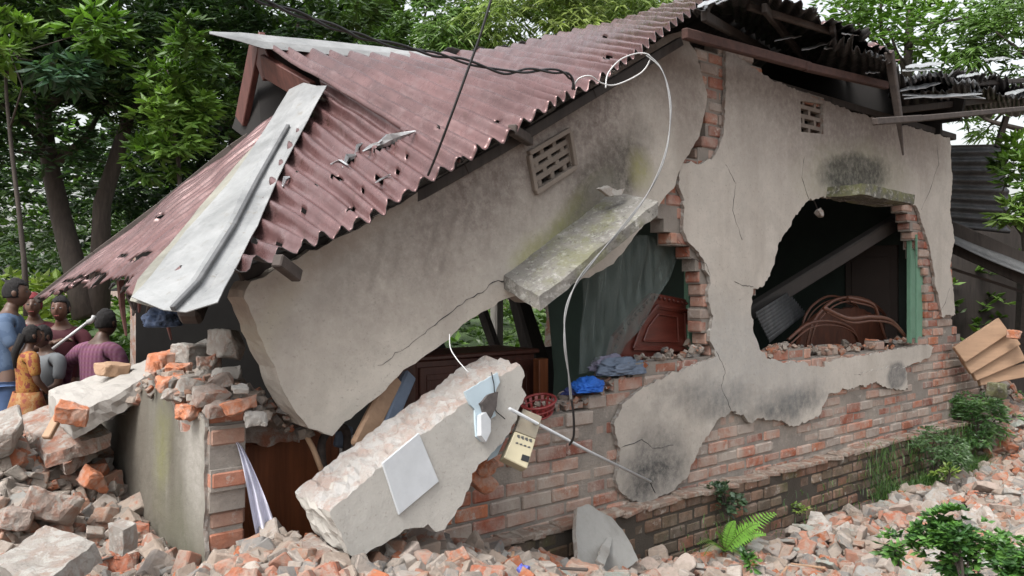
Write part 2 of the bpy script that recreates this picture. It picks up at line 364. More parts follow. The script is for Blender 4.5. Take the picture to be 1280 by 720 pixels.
# ================================================================ TERRAIN
def H(x, y):
    u, o = uo(x, y)
    b = float(np.interp(u, [-8, -4, -1.6, -.8, 0, .6, 1.5, 2.5, 14], [.0, .18, .36, .40, .24, .02, -.22, -.38, -.42]))
    b += .52 * math.exp(-(((x + 2.85) / .62) ** 2 + ((y - 4.45) / .6) ** 2))
    b -= .26 * math.exp(-(((u + 1.4) / .40) ** 2 + ((o + .9) / 1.1) ** 2))
    b += .16 * math.exp(-(((u - 6.3) / 1.6) ** 2 + ((o - 1.9) / .9) ** 2))
    b += .10 * math.exp(-(((u - 3.6) / 1.3) ** 2 + ((o - 1.3) / .6) ** 2))
    b += .85 * math.exp(-(((u - 8.15) / .42) ** 2 + ((o - .12) / .45) ** 2))
    if u > 8.6: b += .25 * min(1, (u - 8.6) / 1.5)
    if y > 5.6 and u < -.6:
        k = min(1, (y - 5.6) / .8); b = b * (1 - k) + (-.12) * k
    inside = min(1, max(0, (-o - .05) / .2)) * min(1, max(0, (u + .85) / .1)) * (1 if o > -4.6 else max(0, 1 - (-4.6 - o) / .5)) * (1 if u < 6.8 else max(0, 1 - (u - 6.8) / .3))
    b = b * (1 - inside) + (-.3) * inside
    if o < -5.2: b = b * .0 + .05
    b += .05 * noise.noise(Vector((x * 1.7, y * 1.7, 0))) * (1 if math.hypot(x, y) < 20 else 0)
    return b
gx = np.concatenate([[-400, -150, -60, -30, -15, -9], np.arange(-6, 9.01, .12), [11, 15, 25, 50, 150, 400]])
gy = np.concatenate([[-60, -15, -4, -1], np.arange(1, 14.01, .12), [16, 20, 30, 60, 150, 400]])
g = MB(); vs = [(x, y, H(x, y)) for y in gy for x in gx]; nx = len(gx)
g.add(vs, [(j * nx + i, j * nx + i + 1, (j + 1) * nx + i + 1, (j + 1) * nx + i) for j in range(len(gy) - 1) for i in range(nx - 1)])
m, nt, p = mat('earth and dust'); q = NT(nt)
c = q.mix(q.ramp(q.noise(3, 8, .7), (.4, 0.0), (.65, 1.0)), (.10, .08, .065), (.22, .18, .15)); c = q.mix(q.ramp(q.noise(22, 6, .75), (.5, 0.0), (.6, .8)), c, (.36, .2, .15))
q.put(p.inputs['Base Color'], c); p.inputs['Roughness'].default_value = 1; q.bump(p, q.noise(18, 8, .75), 1, .05)
tag(g.build('ground', m, smooth=True, recenter=False), kind='structure')

# ================================================================ THE HOUSE
house = empty('collapsed_house', tuple(P0)); tag(house, 'collapsed plastered brick house with a sagging red corrugated roof and broken openings', 'house')
HINV = Matrix.Translation(-P0)
def hpart(mb, name, mats, parent=None, frame=None, smooth=False, label=None):
    """a part of the house; world coordinates unless a frame is given"""
    if frame is None:
        mb.v = [tuple(Vector(v) - P0) for v in mb.v]; o = mb.build(name, mats, parent or house, smooth=smooth)
    else:
        o = mb.build(name, mats, parent or house, frame=frame, smooth=smooth)
        if parent is None: o.location = Vector(frame[0]) - P0; o.rotation_euler = frame[1]
    if label: o['label'] = label
    return o
def U(pts, off=0.0): return [uz(a[0], a[1], off) + tuple(a[2:]) for a in pts]

def spline0(pts, r):
    out = []
    for a, b in zip(pts, pts[1:]):
        for k in range(5): t = k / 5; out.append((a[0] * (1 - t) + b[0] * t + r.uniform(-.008, .008), a[1] * (1 - t) + b[1] * t + r.uniform(-.008, .008)))
    return out + [pts[-1]]
# ---- the standing front wall: brick core course by course, plaster skin in front
core = U([(868, 60), (930, 60), (960, 100), (1000, 117), (1060, 140), (1100, 152), (1187, 175), (1188, 260), (1190, 300), (1190, 400), (1203, 425), (1234, 452), (1234, 560),
          (1060, 640), (800, 720), (520, 790), (430, 800), (430, 600), (560, 590), (640, 535), (655, 522), (700, 512), (745, 502), (775, 478), (800, 458), (850, 450), (893, 436),
          (880, 425), (876, 395), (882, 372), (872, 345), (866, 318), (852, 304), (835, 299), (824, 270), (814, 238), (824, 216), (842, 204), (868, 202), (878, 165), (884, 130), (874, 95)], -.02)
win = U([(1012, 240), (990, 262), (972, 296), (966, 325), (955, 352), (938, 372), (936, 405), (944, 432), (962, 448), (985, 436), (1020, 442), (1045, 437), (1075, 440), (1100, 432), (1130, 432), (1157, 424),
         (1157, 345), (1150, 330), (1140, 292), (1130, 262), (1126, 246)], -.02)
ventr = U([(1000, 128), (1027, 132), (1027, 167), (1001, 164)], -.02)
fw = empty('front_wall', (0, 0, 0), (0, 0, rad(40)), house)
mb = MB(); lay_bricks(mb, core, [win, ventr], .02, .13, -.04, 3.9, ch=.093, bl=.25, seed=5, jy=.009)
hpart(mb, 'brickwork', [M['brick'], M['mortar']], fw, FRAME)
sk = U([(905, 60), (960, 98), (1000, 115), (1060, 138), (1100, 150), (1186, 172), (1189, 230), (1186, 262), (1192, 300), (1186, 335), (1191, 372), (1193, 394), (1176, 396), (1172, 372), (1167, 350), (1164, 325),
        (1158, 300), (1150, 275), (1144, 258), (1130, 250), (1080, 246), (1032, 246), (1010, 250), (1004, 256), (993, 268), (984, 286), (972, 303), (967, 325), (961, 345), (951, 359), (940, 361), (938, 372),
        (937, 392), (940, 415), (947, 432), (957, 448), (975, 452), (1008, 454), (1032, 460), (1058, 466), (1072, 468), (1098, 461), (1130, 459), (1134, 487), (1112, 486), (1092, 478), (1060, 486), (1034, 492),
        (1022, 520), (990, 533), (965, 524), (950, 523), (936, 528), (915, 514), (896, 524), (886, 540), (872, 560), (858, 596), (838, 614), (806, 630), (778, 618), (768, 600), (774, 560), (766, 530), (776, 505), (800, 486), (835, 468), (870, 456),
        (893, 446), (886, 420), (890, 395), (884, 372), (886, 350), (876, 322), (858, 302), (853, 290), (852, 255), (848, 225), (846, 205), (872, 206), (888, 200), (897, 185), (903, 165), (905, 130)])
vr0 = U([(999, 126), (1028, 130), (1028, 168), (1000, 165)])
def su(px, py, off=0): return uz(px, py, off)
GR = (.20, .185, .17); DK = (.075, .07, .06); MO = (.21, .21, .09); EAVE_GRIME_SHADE = (.15, .12, .105)
st = [(su(1045, 95), 2.8, .75, -.12, EAVE_GRIME_SHADE, .95, (.35, 1.15), 2.5, .35), (su(1000, 60), 3.2, 1.35, -.12, EAVE_GRIME_SHADE, .75, (.45, 1.1), 1.6, .25), (su(1160, 150), .7, .9, 0, (.2, .165, .14), .6, (.3, 1.1), 3, .3),  # brown eave grime with the shade under the eave painted in
      (su(1070, 222), 1.25, .42, .1, (.25, .25, .15), .5, (.4, 1.1), 3, .3), (su(1068, 217), .80, .22, .1, (.045, .042, .034), .97, (.62, .98), 5, .3), (su(815, 588), .50, .38, .2, (.055, .055, .055), .97, (.25, 1.2), 4, .55),
      (su(900, 500), .9, .22, -.1, (.14, .14, .135), .9, (.2, 1.2), 5, .7), (su(985, 505), .7, .2, .1, (.08, .085, .085), .95, (.3, 1.15), 6, .6), (su(1120, 470), .25, .16, .1, (.11, .11, .11), .9, (.7, 1.0), 4, .3),
      (su(930, 440), 1.6, .5, -.2, (.34, .34, .33), .6, (.3, 1.2), 3, .4)]
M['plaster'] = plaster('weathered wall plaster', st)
mb = MB(); prism(mb, [rag(sk, .016, .028, 3), vr0], -.012, .02, 2, .004)
prism(mb, [rag(U([(1030, 452), (1062, 447), (1092, 442), (1112, 438), (1134, 435), (1152, 431), (1168, 433), (1162, 446), (1142, 454), (1120, 465), (1090, 468), (1060, 469), (1032, 464)]), .014, .028, 6)], -.003, .02, 2, .004)
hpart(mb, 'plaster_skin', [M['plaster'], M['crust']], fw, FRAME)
rc = random.Random(13)
for path in ([(846, 300), (862, 322), (880, 330), (886, 344)], [(917, 352), (928, 357), (940, 358)], [(905, 205), (918, 230), (914, 262), (926, 300)], [(1150, 262), (1160, 240), (1172, 205), (1170, 182)], [(1010, 250), (1000, 222), (1004, 196)], [(893, 440), (905, 462), (900, 485), (912, 512)], [(775, 560), (800, 548), (815, 560), (840, 556)], [(1170, 396), (1180, 378), (1186, 360)]):
    q = spline0([uz(*p) for p in path], rc); mb = MB(); mb.tube([(a, -.0125, b) for a, b in q], [.0028 * rc.uniform(.2, 1.1) for _ in q], 4); hpart(mb, 'crack', M['black'], fw, FRAME)
# vent block in the standing wall: a frame with staggered bars
mb = MB(); (u0, z0), (u1, z1) = uz(999, 166), uz(1028, 128)
for k in range(5): mb.box(((u0 + u1) / 2, .04, z0 + (z1 - z0) * k / 4), (u1 - u0, .05, .034), None)
for k in range(4):
    for j in ((0, .5, 1) if k % 2 == 0 else (.25, .75)): mb.box((u0 + (u1 - u0) * j, .04, z0 + (z1 - z0) * (k + .5) / 4), (.034, .048, (z1 - z0) / 4))
hpart(mb, 'vent_block', flat('grimy vent', (.20, .165, .14), .9, 0, .3, 8, .2), fw, FRAME)
# concrete ledge above the right opening
mb = MB(); ua, za = uz(1033, 240, .0); za = uz(1069, 238, .3)[1]; ub, zb = uz(1140, 243, .3)
def slab(mb, loop, y0, y1, amp=.006, sd=1): prism(mb, [rag(loop, amp, .05, sd)], y0, y1, 4, .006, 0, 0, 0)
slab(mb, [(ua - .02, za - .03), (ub, za - .045), (ub + .02, za + .045), (ua + .12, za + .07), (ua, za + .065)], -.32, .05)
cs = [((ua + .25, za + .04), .4, .06, 0, (.13, .14, .06), .9, (.4, 1.1), 7, .5), ((ub - .3, za), .5, .07, 0, (.3, .28, .24), .7, (.4, 1.1), 7, .5)]
M['ledge'] = plaster('mossy ledge concrete', [((ua + .2, za + .03), .55, .08, 0, (.10, .105, .05), .85, (.3, 1.1), 8, .7)], (.33, .31, .26))
hpart(mb, 'window_ledge', M['mossc2'], fw, FRAME)
# green window frames (right opening, left opening)
def winframe(x0, x1, ytop, ybot, off):
    mb = MB(); a = uz(x0, ytop, off); b = uz(x1, ybot, off); wd = b[0] - a[0]
    mb.box(((a[0] + b[0]) / 2, -off + .05, (a[1] + b[1]) / 2), (wd, .05, a[1] - b[1]), ch=.006)
    mb.box((a[0] + .012, -off - .022, (a[1] + b[1]) / 2), (.016, .02, a[1] - b[1] - .02), ch=.002)
    return mb
hpart(winframe(1142, 1157, 292, 428, -.03), 'window_jamb', M['green'], fw, FRAME)
hpart(winframe(864, 878, 305, 442, -.2), 'window_jamb', M['green'], fw, FRAME)
# ---- plinth
mb = MB(); pr = [(-1.0, .0), (-.3, .10), (.3, .11), (2, .09), (4, .085), (8.2, .07), (8.2, -.75), (-1.0, -.75)]
lay_bricks(mb, pr, [], -.09, .22, -.75, .06, ch=.095, bl=.18, seed=11, jy=.008, joint=.013,
           pal=[(.21, .115, .075), (.16, .095, .065), (.26, .155, .105), (.13, .085, .06), (.24, .105, .065), (.19, .13, .085)], mort=(.09, .075, .06))
hpart(mb, 'plinth', [M['oldbrick'], M['mort2']], None, FRAME)
mb = MB(); r = random.Random(4); x = -.9
while x < 8.2:                                              # crumbling mortar ledge on top of the plinth
    wd = r.uniform(.06, .22); mb.box((x + wd / 2, -.045 + r.uniform(-.014, .01), float(np.interp(x, [-1, -.3, .3, 2, 4, 8.2], [0, .10, .11, .09, .085, .07])) + .016 + r.uniform(-.01, .008)), (wd + .03, .13 + r.uniform(-.02, .03), .034), Matrix.Rotation(r.uniform(-.1, .1), 3, 'Y') @ Matrix.Rotation(r.uniform(-.15, .15), 3, 'Z'), 0, ch=.006); x += wd
hpart(mb, 'plinth_ledge', broken('ledge mortar', (.27, .21, .17), (.30, .16, .11), (.38, .33, .28)), None, FRAME)

# ---- leaning front panel (torn from the wall, still hanging under the roof)
PL0 = fo(850, 60, .0)
def bend(x, y, z, base=None):
    """panel leans: its lower left end kicks out towards the street"""
    k = max(0, min(1, (2.3 - x) / 3.2)); return (x, y - .10 * k, z)
pan = U([(267, 372), (300, 352), (450, 280), (560, 208), (650, 160), (700, 122), (760, 92), (830, 45), (850, 40), (866, 66), (880, 118), (877, 142), (868, 175), (855, 196), (846, 212), (838, 236), (824, 250),
         (760, 330), (660, 378), (645, 365), (626, 372), (600, 386), (566, 405), (548, 424), (520, 442), (485, 468), (455, 496), (425, 520), (402, 541), (392, 538), (384, 534), (366, 530), (345, 505)])
pan = [(p[0], p[1]) for p in pan]; q0 = pan[0]
# left end is a clean plastered return face: move the front outline in, the return shows through the panel's thickness
pan[0] = uz(291, 372); pan[-1] = uz(352, 505); pan[-2] = uz(372, 531)
sp = [(su(752, 226), .62, .30, .75, (.06, .056, .042), .98, (.55, 1.05), 4, .4), (su(712, 268), .62, .12, .72, (.09, .085, .055), .9, (.35, 1.1), 5, .5), (su(700, 285), .55, .16, .75, (.27, .28, .10), .75, (.3, 1.15), 4, .5), (su(650, 320), .22, .13, .8, (.33, .33, .14), .8, (.2, 1.15), 5, .5),
      (su(795, 212), .18, .17, 0, (.30, .29, .12), .75, (.2, 1.1), 5, .4), (su(735, 245), .5, .12, .78, (.10, .095, .08), .85, (.4, 1.1), 6, .5),
      (su(680, 150), 2.6, .70, .62, (.13, .10, .088), .95, (.3, 1.15), 3, .35), (su(850, 110), .5, .7, .3, (.19, .155, .135), .8, (.3, 1.15), 3, .3), (su(400, 310), 1.1, .12, .62, (.27, .22, .18), .7, (.3, 1.2), 4, .4),  # panel top: eave grime and painted eave shade in one tone
      (su(310, 430), .10, .6, -.5, (.36, .32, .24), .5, (.3, 1.1), 4, .4)]
for (sx, sy, ln, k_) in ((530, 295, .34, .5), (548, 300, .38, .4), (575, 265, .3, .4), (480, 330, .3, .3), (455, 340, .25, .3)):
    sp.append((su(sx, sy), .03, ln, -.30, (.17, .145, .125), k_ * 1.3, (.2, 1.15), 5, .3))
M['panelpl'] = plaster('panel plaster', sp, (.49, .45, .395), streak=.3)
(va, vb, vc, vd) = U([(652, 195), (699, 168), (706, 210), (660, 239)])
fwp = empty('leaning_panel', (0, 0, 0), (0, 0, rad(40)), house); fwp['label'] = 'big plaster wall panel tilted down to the left under the roof edge'
mb = MB(); prism(mb, [rag([p if i not in (1, 2) else p for i, p in enumerate(pan)], .009, .035, 8), [va, vb, vc, vd]], -.03, .17, 5, .006, fn=bend)
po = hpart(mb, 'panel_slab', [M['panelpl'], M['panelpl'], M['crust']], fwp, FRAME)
# crack on the panel: a thin dark groove strip
mb = MB(); ck = [(622, 352), (606, 352), (590, 366), (575, 372), (560, 384), (540, 396), (528, 408), (512, 420), (498, 430), (480, 440), (468, 452), (455, 458)]
rc = random.Random(3); pr_ = []
for i in range(len(ck) - 1):
    for j in range(3):
        t = j / 3; pr_.append((ck[i][0] * (1 - t) + ck[i + 1][0] * t + rc.uniform(-1.5, 1.5), ck[i][1] * (1 - t) + ck[i + 1][1] * t + rc.uniform(-1.5, 1.5)))
cp = [bend(uz(a, b)[0], -.031, uz(a, b)[1]) for a, b in pr_]
mb.tube(cp, [.0035 * rc.uniform(.3, 1.2) * (1 - i / len(cp) * .7) for i in range(len(cp))], 4)
hpart(mb, 'crack', M['black'], fwp, FRAME)
# vent block of the panel, turned with it
mb = MB(); A, B, Cc, Dd = [Vector((p[0], 0, p[1])) for p in (va, vb, vc, vd)]
def vq(s, t): v = (A * (1 - s) + B * s) * (1 - t) + (Dd * (1 - s) + Cc * s) * t; b = bend(v.x, 0, v.z); return Vector(b)
for (s0, t0, s1, t1, w_) in [(-.06, -.05, 1.06, -.05, .03), (-.06, 1.05, 1.06, 1.05, .03), (-.05, 0, -.05, 1, .03), (1.05, 0, 1.05, 1, .03)]: mb.beam(vq(s0, t0) + Vector((0, -.035, 0)), vq(s1, t1) + Vector((0, -.035, 0)), w_, .05, up=(0, 1, 0), ch=.004)
for k in range(1, 4): mb.beam(vq(0, k / 4), vq(1, k / 4), .034, .05, up=(0, 1, 0), ch=.003)
for k in range(4):
    for s in ((.33, .67) if k % 2 == 0 else (.5, .85, .15)): mb.beam(vq(s, k / 4), vq(s, (k + 1) / 4), .035, .045, up=(0, 1, 0), ch=.003)
for k in range(5): mb.beam(vq(0, .1 + k * .2) + Vector((0, .1, 0)), vq(1, .1 + k * .2) + Vector((0, .1, 0)), .06, .02, up=(0, 1, 0), mi=1)
hpart(mb, 'vent_block', [flat('brown grime', (.21, .175, .145), .9, 0, .3, 8, .2), M['black']], fwp, FRAME)
# concrete canopy slab hanging from the panel above the left opening: eight corners, real thickness
mb = MB()
def hexa(mb, top, bot, mi=0, n=6, amp=.008, sd=1, col=None):
    """slab between a top quad and a bottom quad, faces split and roughened"""
    rr = random.Random(sd); top = [Vector(p) for p in top]; bot = [Vector(p) for p in bot]
    def grid(a, b, c, d, n1, n2):
        base = len(mb.v); vs = []
        for j in range(n2 + 1):
            for i in range(n1 + 1):
                s, t = i / n1, j / n2; p = (a * (1 - s) + b * s) * (1 - t) + (d * (1 - s) + c * s) * t
                nn = noise.noise_vector(p * 7 + Vector((sd, 0, 0))) * amp + noise.noise_vector(p * 25) * amp * .5
                vs.append(p + nn)
        fs = [(j * (n1 + 1) + i, j * (n1 + 1) + i + 1, (j + 1) * (n1 + 1) + i + 1, (j + 1) * (n1 + 1) + i) for j in range(n2) for i in range(n1)]
        mb.add(vs, fs, mi, col)
    a, b, c, d = top; e, f, g_, h = bot; k = max(2, n)
    grid(a, b, c, d, k * 3, k); grid(h, g_, f, e, k * 3, k); grid(b, a, e, f, k * 3, 3); grid(d, c, g_, h, k * 3, 3); grid(c, b, f, g_, k, 3); grid(a, d, h, e, k, 3)
def W2F(p): return tuple(Matrix.Rotation(rad(-40), 3, 'Z') @ (Vector(p) - P0))
ts = [fo(629, 344, .07), fo(762, 238, .02), fo(822, 252, .38), fo(674, 371, .43)]
up_ = Vector((0, 0, .085)); bs = [fo(632, 356, .06), fo(768, 262, .0), fo(822, 262, .42) - Vector((0, 0, .03)), fo(664, 376, .50) - Vector((0, 0, .005))]
bs = [p - Vector((0, 0, .078)) for p in ts]
hexa(mb, ts, bs, n=8, amp=.011, sd=4); mb.v = [W2F(v) for v in mb.v]
q1 = su(700, 310, .2); M['canopy'] = plaster('mossy canopy concrete', [((q1[0] - .25, q1[1] - .12), .35, .12, .7, (.24, .25, .10), .75, (.3, 1.2), 6, .6), ((q1[0] + .3, q1[1] - .05), .7, .1, .6, (.12, .11, .09), .6, (.2, 1.3), 8, .7)], (.34, .32, .28), streak=.1)
hpart(mb, 'canopy_slab', M['mossc'], fwp, FRAME, smooth=False)
# hanging shard of plaster over the slab
mb = MB(); prism(mb, [rag(U([(746, 236), (756, 232), (768, 238), (778, 236), (774, 244), (760, 246)], .2), .004, .02, 2)], -.22, -.19, 2, .002); hpart(mb, 'plaster_flake', M['crust'], fwp, FRAME)

# ---- the end wall stub: brick with plaster on its outer face, open end towards the viewer
ew = empty('end_wall', tuple(EPT - P0), (0, 0, rad(130)), house); ew['label'] = 'stub of the end wall with mossy plaster outside and bare brick end'
endpoly = [(-.02, -.6), (-.02, 1.06), (.25, 1.1), (.6, 1.16), (.95, 1.12), (1.25, .95), (1.6, .86), (1.95, .80), (1.95, -.6)]
mb = MB(); lay_bricks(mb, endpoly, [], -.19, .17, -.6, 1.25, ch=.098, bl=.27, seed=9, jy=.01, pal=[(.38, .15, .09), (.36, .26, .2), (.40, .17, .09), (.38, .22, .16), (.36, .13, .07)], mort=(.34, .31, .28))
hpart(mb, 'brickwork', [M['stubbrick'], M['mortar']], ew, ENDFRAME)
M['stubpl'] = plaster('mossy end plaster', [((1.75, .35), 1.15, 1.9, 0, (.115, .10, .08), .92, (.70, 1.0), 2.5, .3), ((.62, .75), .17, .42, .25, (.15, .15, .05), .7, (.1, 1.25), 5, .8), ((.7, .35), .3, .3, .1, (.08, .07, .05), .8, (.2, 1.2), 4, .8), ((.33, .15), .45, .62, .15, (.105, .10, .07), .95, (.5, 1.1), 4, .45), ((.12, .85), .26, .5, 0, (.32, .30, .27), .9, (.3, 1.1), 4, .5)], (.17, .16, .13), streak=.9)
ep = [(0, -.6), (0, 1.0), (.12, 1.04), (.2, .93), (.34, .9), (.45, 1.02), (.62, 1.08), (.95, 1.06), (1.22, .9), (1.6, .8), (1.95, .75), (1.95, -.6)]
mb = MB(); prism(mb, [rag(ep, .012, .05, 5)], .0, -.02, 2, .004); hpart(mb, 'plaster_skin', [M['stubpl'], M['crust'], M['stubpl']], ew, ENDFRAME)

# ---- hidden walls, floor and partition that keep the rooms dark
mb = MB(); bw = [(-.30, -.3), (6.9, -.3), (6.9, 3.3), (4.5, 3.3), (2.8, 3.0), (1.2, 2.4), (-.30, 1.9)]
def off_hole(pts, off): return U(pts, off)
hole = off_hole([(560, 440), (545, 400), (590, 372), (640, 362), (694, 376), (692, 432), (640, 440)], -3.9)
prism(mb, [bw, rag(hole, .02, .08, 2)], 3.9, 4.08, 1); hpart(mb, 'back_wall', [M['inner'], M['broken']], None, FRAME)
mb = MB(); mb.box((6.78, 2.06, 1.5), (.18, 3.64, 3.5), ch=.01); sw_ = hpart(mb, 'side_wall', M['shadegreen'], None, FRAME)
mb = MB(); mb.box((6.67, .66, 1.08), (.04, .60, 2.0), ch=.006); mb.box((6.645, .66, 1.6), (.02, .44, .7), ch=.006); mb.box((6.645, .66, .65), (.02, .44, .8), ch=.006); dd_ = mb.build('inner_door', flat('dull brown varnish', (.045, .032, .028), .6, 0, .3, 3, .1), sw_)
mb = MB(); prism(mb, [[(.0, 3.1), (3.88, 3.1), (3.88, 3.5), (1.9, 4.66), (-.25, 3.66), (-.2, 3.4), (.0, 3.4)]], 0, .05, 1, fn=lambda x, y, z: (6.88 + y, x, z)); hpart(mb, 'gable_boarding', flat('shade black boards', (.014, .012, .011), .95, 0, .4, 6, .2), None, FRAME)  # boards coloured near black to stand for the dark under the roof
mb = MB(); prism(mb, [[(.24, -.3), (1.9, -.3), (1.86, .8), (1.95, 1.5), (1.9, 3.1), (.24, 3.2)]], 0, .12, 1, fn=lambda x, y, z: (2.98 - y * 1.0, x, z)); hpart(mb, 'partition', flat('green wash', (.045, .075, .058), .8, 0, .35, 3), None, FRAME)  # coloured lighter than the side wall, for the light near the opening
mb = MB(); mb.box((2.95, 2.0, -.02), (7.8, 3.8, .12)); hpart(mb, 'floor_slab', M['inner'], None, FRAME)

# ================================================================ ROOF
def polyat(pts, ts, t):
    t = max(ts[0], min(ts[-1], t))
    for i in range(len(ts) - 1):
        if t <= ts[i + 1]:
            k = (t - ts[i]) / max(1e-9, ts[i + 1] - ts[i]); return pts[i].lerp(pts[i + 1], k)
    return pts[-1]
def corr(name, top, bot, pitch=.14, amp=.028, nv=26, sag=0.0, holes=(), jag=.03, seed=1, mats=None, label=None, parent=None, dent=.015, ends=(0, 0), per=8, flip=False):
    """corrugated sheet between an uphill curve and an eave curve (point i of one is joined to point i of the other)"""
    L = [0.0]
    for i in range(1, len(bot)): L.append(L[-1] + max((bot[i] - bot[i - 1]).length, .6 * (top[i] - top[i - 1]).length))
    ts = [x / L[-1] for x in L]; nc = max(2, round(L[-1] / pitch)); nu = nc * per; rr = random.Random(seed); mb = MB(); G = []
    jj = [rr.uniform(-1, 1) for _ in range(nu + 2)]
    for i in range(nu + 1):
        t = i / nu; a = polyat(top, ts, t); b = polyat(bot, ts, t); ln = max(.05, (b - a).length); row = []
        e1 = 1 + jag * (jj[i // 5] + .4 * jj[i]) / ln
        a2 = polyat(top, ts, min(1, t + .02)); b2 = polyat(bot, ts, min(1, t + .02)); a1 = polyat(top, ts, max(0, t - .02)); b1 = polyat(bot, ts, max(0, t - .02))
        for j in range(nv + 1):
            s = j / nv * e1; p = a.lerp(b, s) if s <= 1 else b + (b - a) * (s - 1)
            tu = (a2.lerp(b2, s) - a1.lerp(b1, s)); nr = tu.cross(b - a)
            nr = nr.normalized() if nr.length > 1e-9 else Vector((0, 0, 1))
            if nr.z < 0: nr = -nr
            k = min(1, tu.length / (.04 * pitch * nc) * 1.6)
            h = amp * math.sin(2 * math.pi * nc * t) * k + dent * noise.noise(p * 2.3 + Vector((seed, 0, 0))) * 2 + dent * .5 * noise.noise(p * 7)
            h -= sag * 4 * s * (1 - s); h += .009 * (int(nc * t / 5.0 + .3) % 2)
            row.append(p + nr * h)
        G.append(row)
    vs = [p for row in G for p in row]; fs = []
    for i in range(nu):
        for j in range(nv):
            c = (G[i][j] + G[i + 1][j + 1]) / 2; x, y = pix(c); cut = False
            for (hx, hy, rx, ry, ro) in holes:
                dx, dy = x - hx, y - hy; ca, sa = math.cos(ro), math.sin(ro)
                e = ((dx * ca + dy * sa) / rx) ** 2 + ((-dx * sa + dy * ca) / ry) ** 2
                if e < 1 + .9 * noise.noise(Vector((x * .13, y * .13, seed))): cut = True; break
            if not cut: q = (i * (nv + 1) + j, i * (nv + 1) + j + 1, (i + 1) * (nv + 1) + j + 1, (i + 1) * (nv + 1) + j); fs.append(q)
    mb.add(vs, fs); me = hpart(mb, name, mats or [M['roof'], M['under']], parent, smooth=True, label=label)
    so = me.modifiers.new('thickness', 'SOLIDIFY'); so.thickness = .004; so.offset = 0
    if len(me.data.materials) > 1:
        nz = sum(p_.normal.z * p_.area for p_ in me.data.polygons)
        if nz < 0: me.data.flip_normals()
        so.material_offset = 1; so.offset = -1
        # the rim keeps the dark underside
        so.material_offset_rim = 1
    return me
roof = empty('roof', (0, 0, 0), parent=house)
ea, eb = -1.9, .30
pairsB = [((318, 50, -1.95), (572, 203)), ((345, 55, -1.92), (600, 186)), ((380, 58, -1.9), (622, 178)), ((400, 60, -1.9), (640, 165)), ((470, 65, -1.9), (686, 134)), ((544, 70, -1.9), (716, 116)), ((617, 62, -1.9), (765, 88)),
          ((690, 46, -1.9), (800, 66)), ((760, 30, -1.9), (835, 36)), ((830, 8, -1.9), (872, 8)), ((880, -6, -1.9), (905, -14))]
topB = [fo(*a) for a, b in pairsB]; botB = [fo(b[0], b[1], eb) for a, b in pairsB]
corr('roof_sheet', topB, botB, .125, .027, 80, holes=[(705, 160, 3, 2, 0), (548, 158, 3, 2, 0), (762, 72, 9, 1.6, -.1), (757, 47, 4, 1.2, 0), (620, 153, 2.5, 1.6, 0)], seed=2, parent=roof, label='upper front slope of rusty red corrugated sheet, twisted down to the left', jag=.014, dent=.008)
pairsA = [((404, 100, -1.2), (578, 199)), ((397, 122, -1.12), (545, 219)), ((386, 145, -1.0), (515, 238)), ((372, 172, -.82), (482, 257)), ((352, 206, -.6), (450, 276)), ((334, 242, -.4), (412, 289)), ((314, 278, -.2), (378, 303)),
          ((298, 308, -.02), (340, 322)), ((278, 336, .15), (297, 338))]
topA = [fo(*a) for a, b in pairsA]; botA = [fo(b[0], b[1], eb + .02) for a, b in pairsA]
shA = corr('roof_sheet', topA, botA, .125, .027, 70, holes=[(487, 178, 26, 3.5, -.5), (437, 200, 9, 3.5, -.7), (420, 222, 8, 2, .4), (407, 258, 5, 2, .5), (380, 262, 6, 2, .6), (455, 238, 5, 2, 0), (476, 224, 7, 2.5, .5), (440, 262, 6, 2, 0), (350, 305, 5, 3, 0), (318, 300, 4, 5, 0),
      (512, 195, 4, 2, 0), (395, 232, 3, 1.5, .5), (370, 215, 3, 1.5, .3), (500, 215, 4, 2, .4)], seed=6, parent=roof, label='lower front slope of red corrugated sheet riddled with tears', jag=.022, dent=.013)
# torn silver edges round the tears
surfA = [v.co + P0 for v in shA.data.vertices]; pixA = [pix(v) for v in surfA]
def onA(x, y): k = min(range(len(pixA)), key=lambda i: (pixA[i][0] - x) ** 2 + (pixA[i][1] - y) ** 2); return surfA[k]
rr = random.Random(8)
for path, w_ in (([(428, 212), (434, 203), (444, 198), (446, 188), (452, 184)], .035), ([(452, 194), (464, 188), (476, 184), (488, 180), (500, 173), (516, 169)], .05), ([(470, 184), (482, 176), (494, 171)], .03), ([(352, 238), (356, 230), (362, 226)], .03), ([(468, 232), (476, 227), (484, 226)], .025), ([(414, 208), (424, 207), (432, 212)], .025)):
    mb = MB(); pts_ = [onA(*q) + N * .012 + Vector((0, 0, .012 + .012 * rr.random())) for q in path]; vs = []
    for k, p in enumerate(pts_):
        t = (pts_[min(k + 1, len(pts_) - 1)] - pts_[max(k - 1, 0)]).normalized(); s_ = t.cross(N).normalized(); ww = w_ * .6 * rr.uniform(.4, 1.2) * (.4 if k in (0, len(pts_) - 1) else 1)
        vs += [p - s_ * ww, p + N * .006, p + s_ * ww * .8 - N * .012]
    mb.add(vs, [(3 * k + a, 3 * k + a + 1, 3 * k + a + 4, 3 * k + a + 3) for k in range(len(pts_) - 1) for a in (0, 1)])
    o = hpart(mb, 'torn_flap', M['silver'], roof); s = o.modifiers.new('t', 'SOLIDIFY'); s.thickness = .003
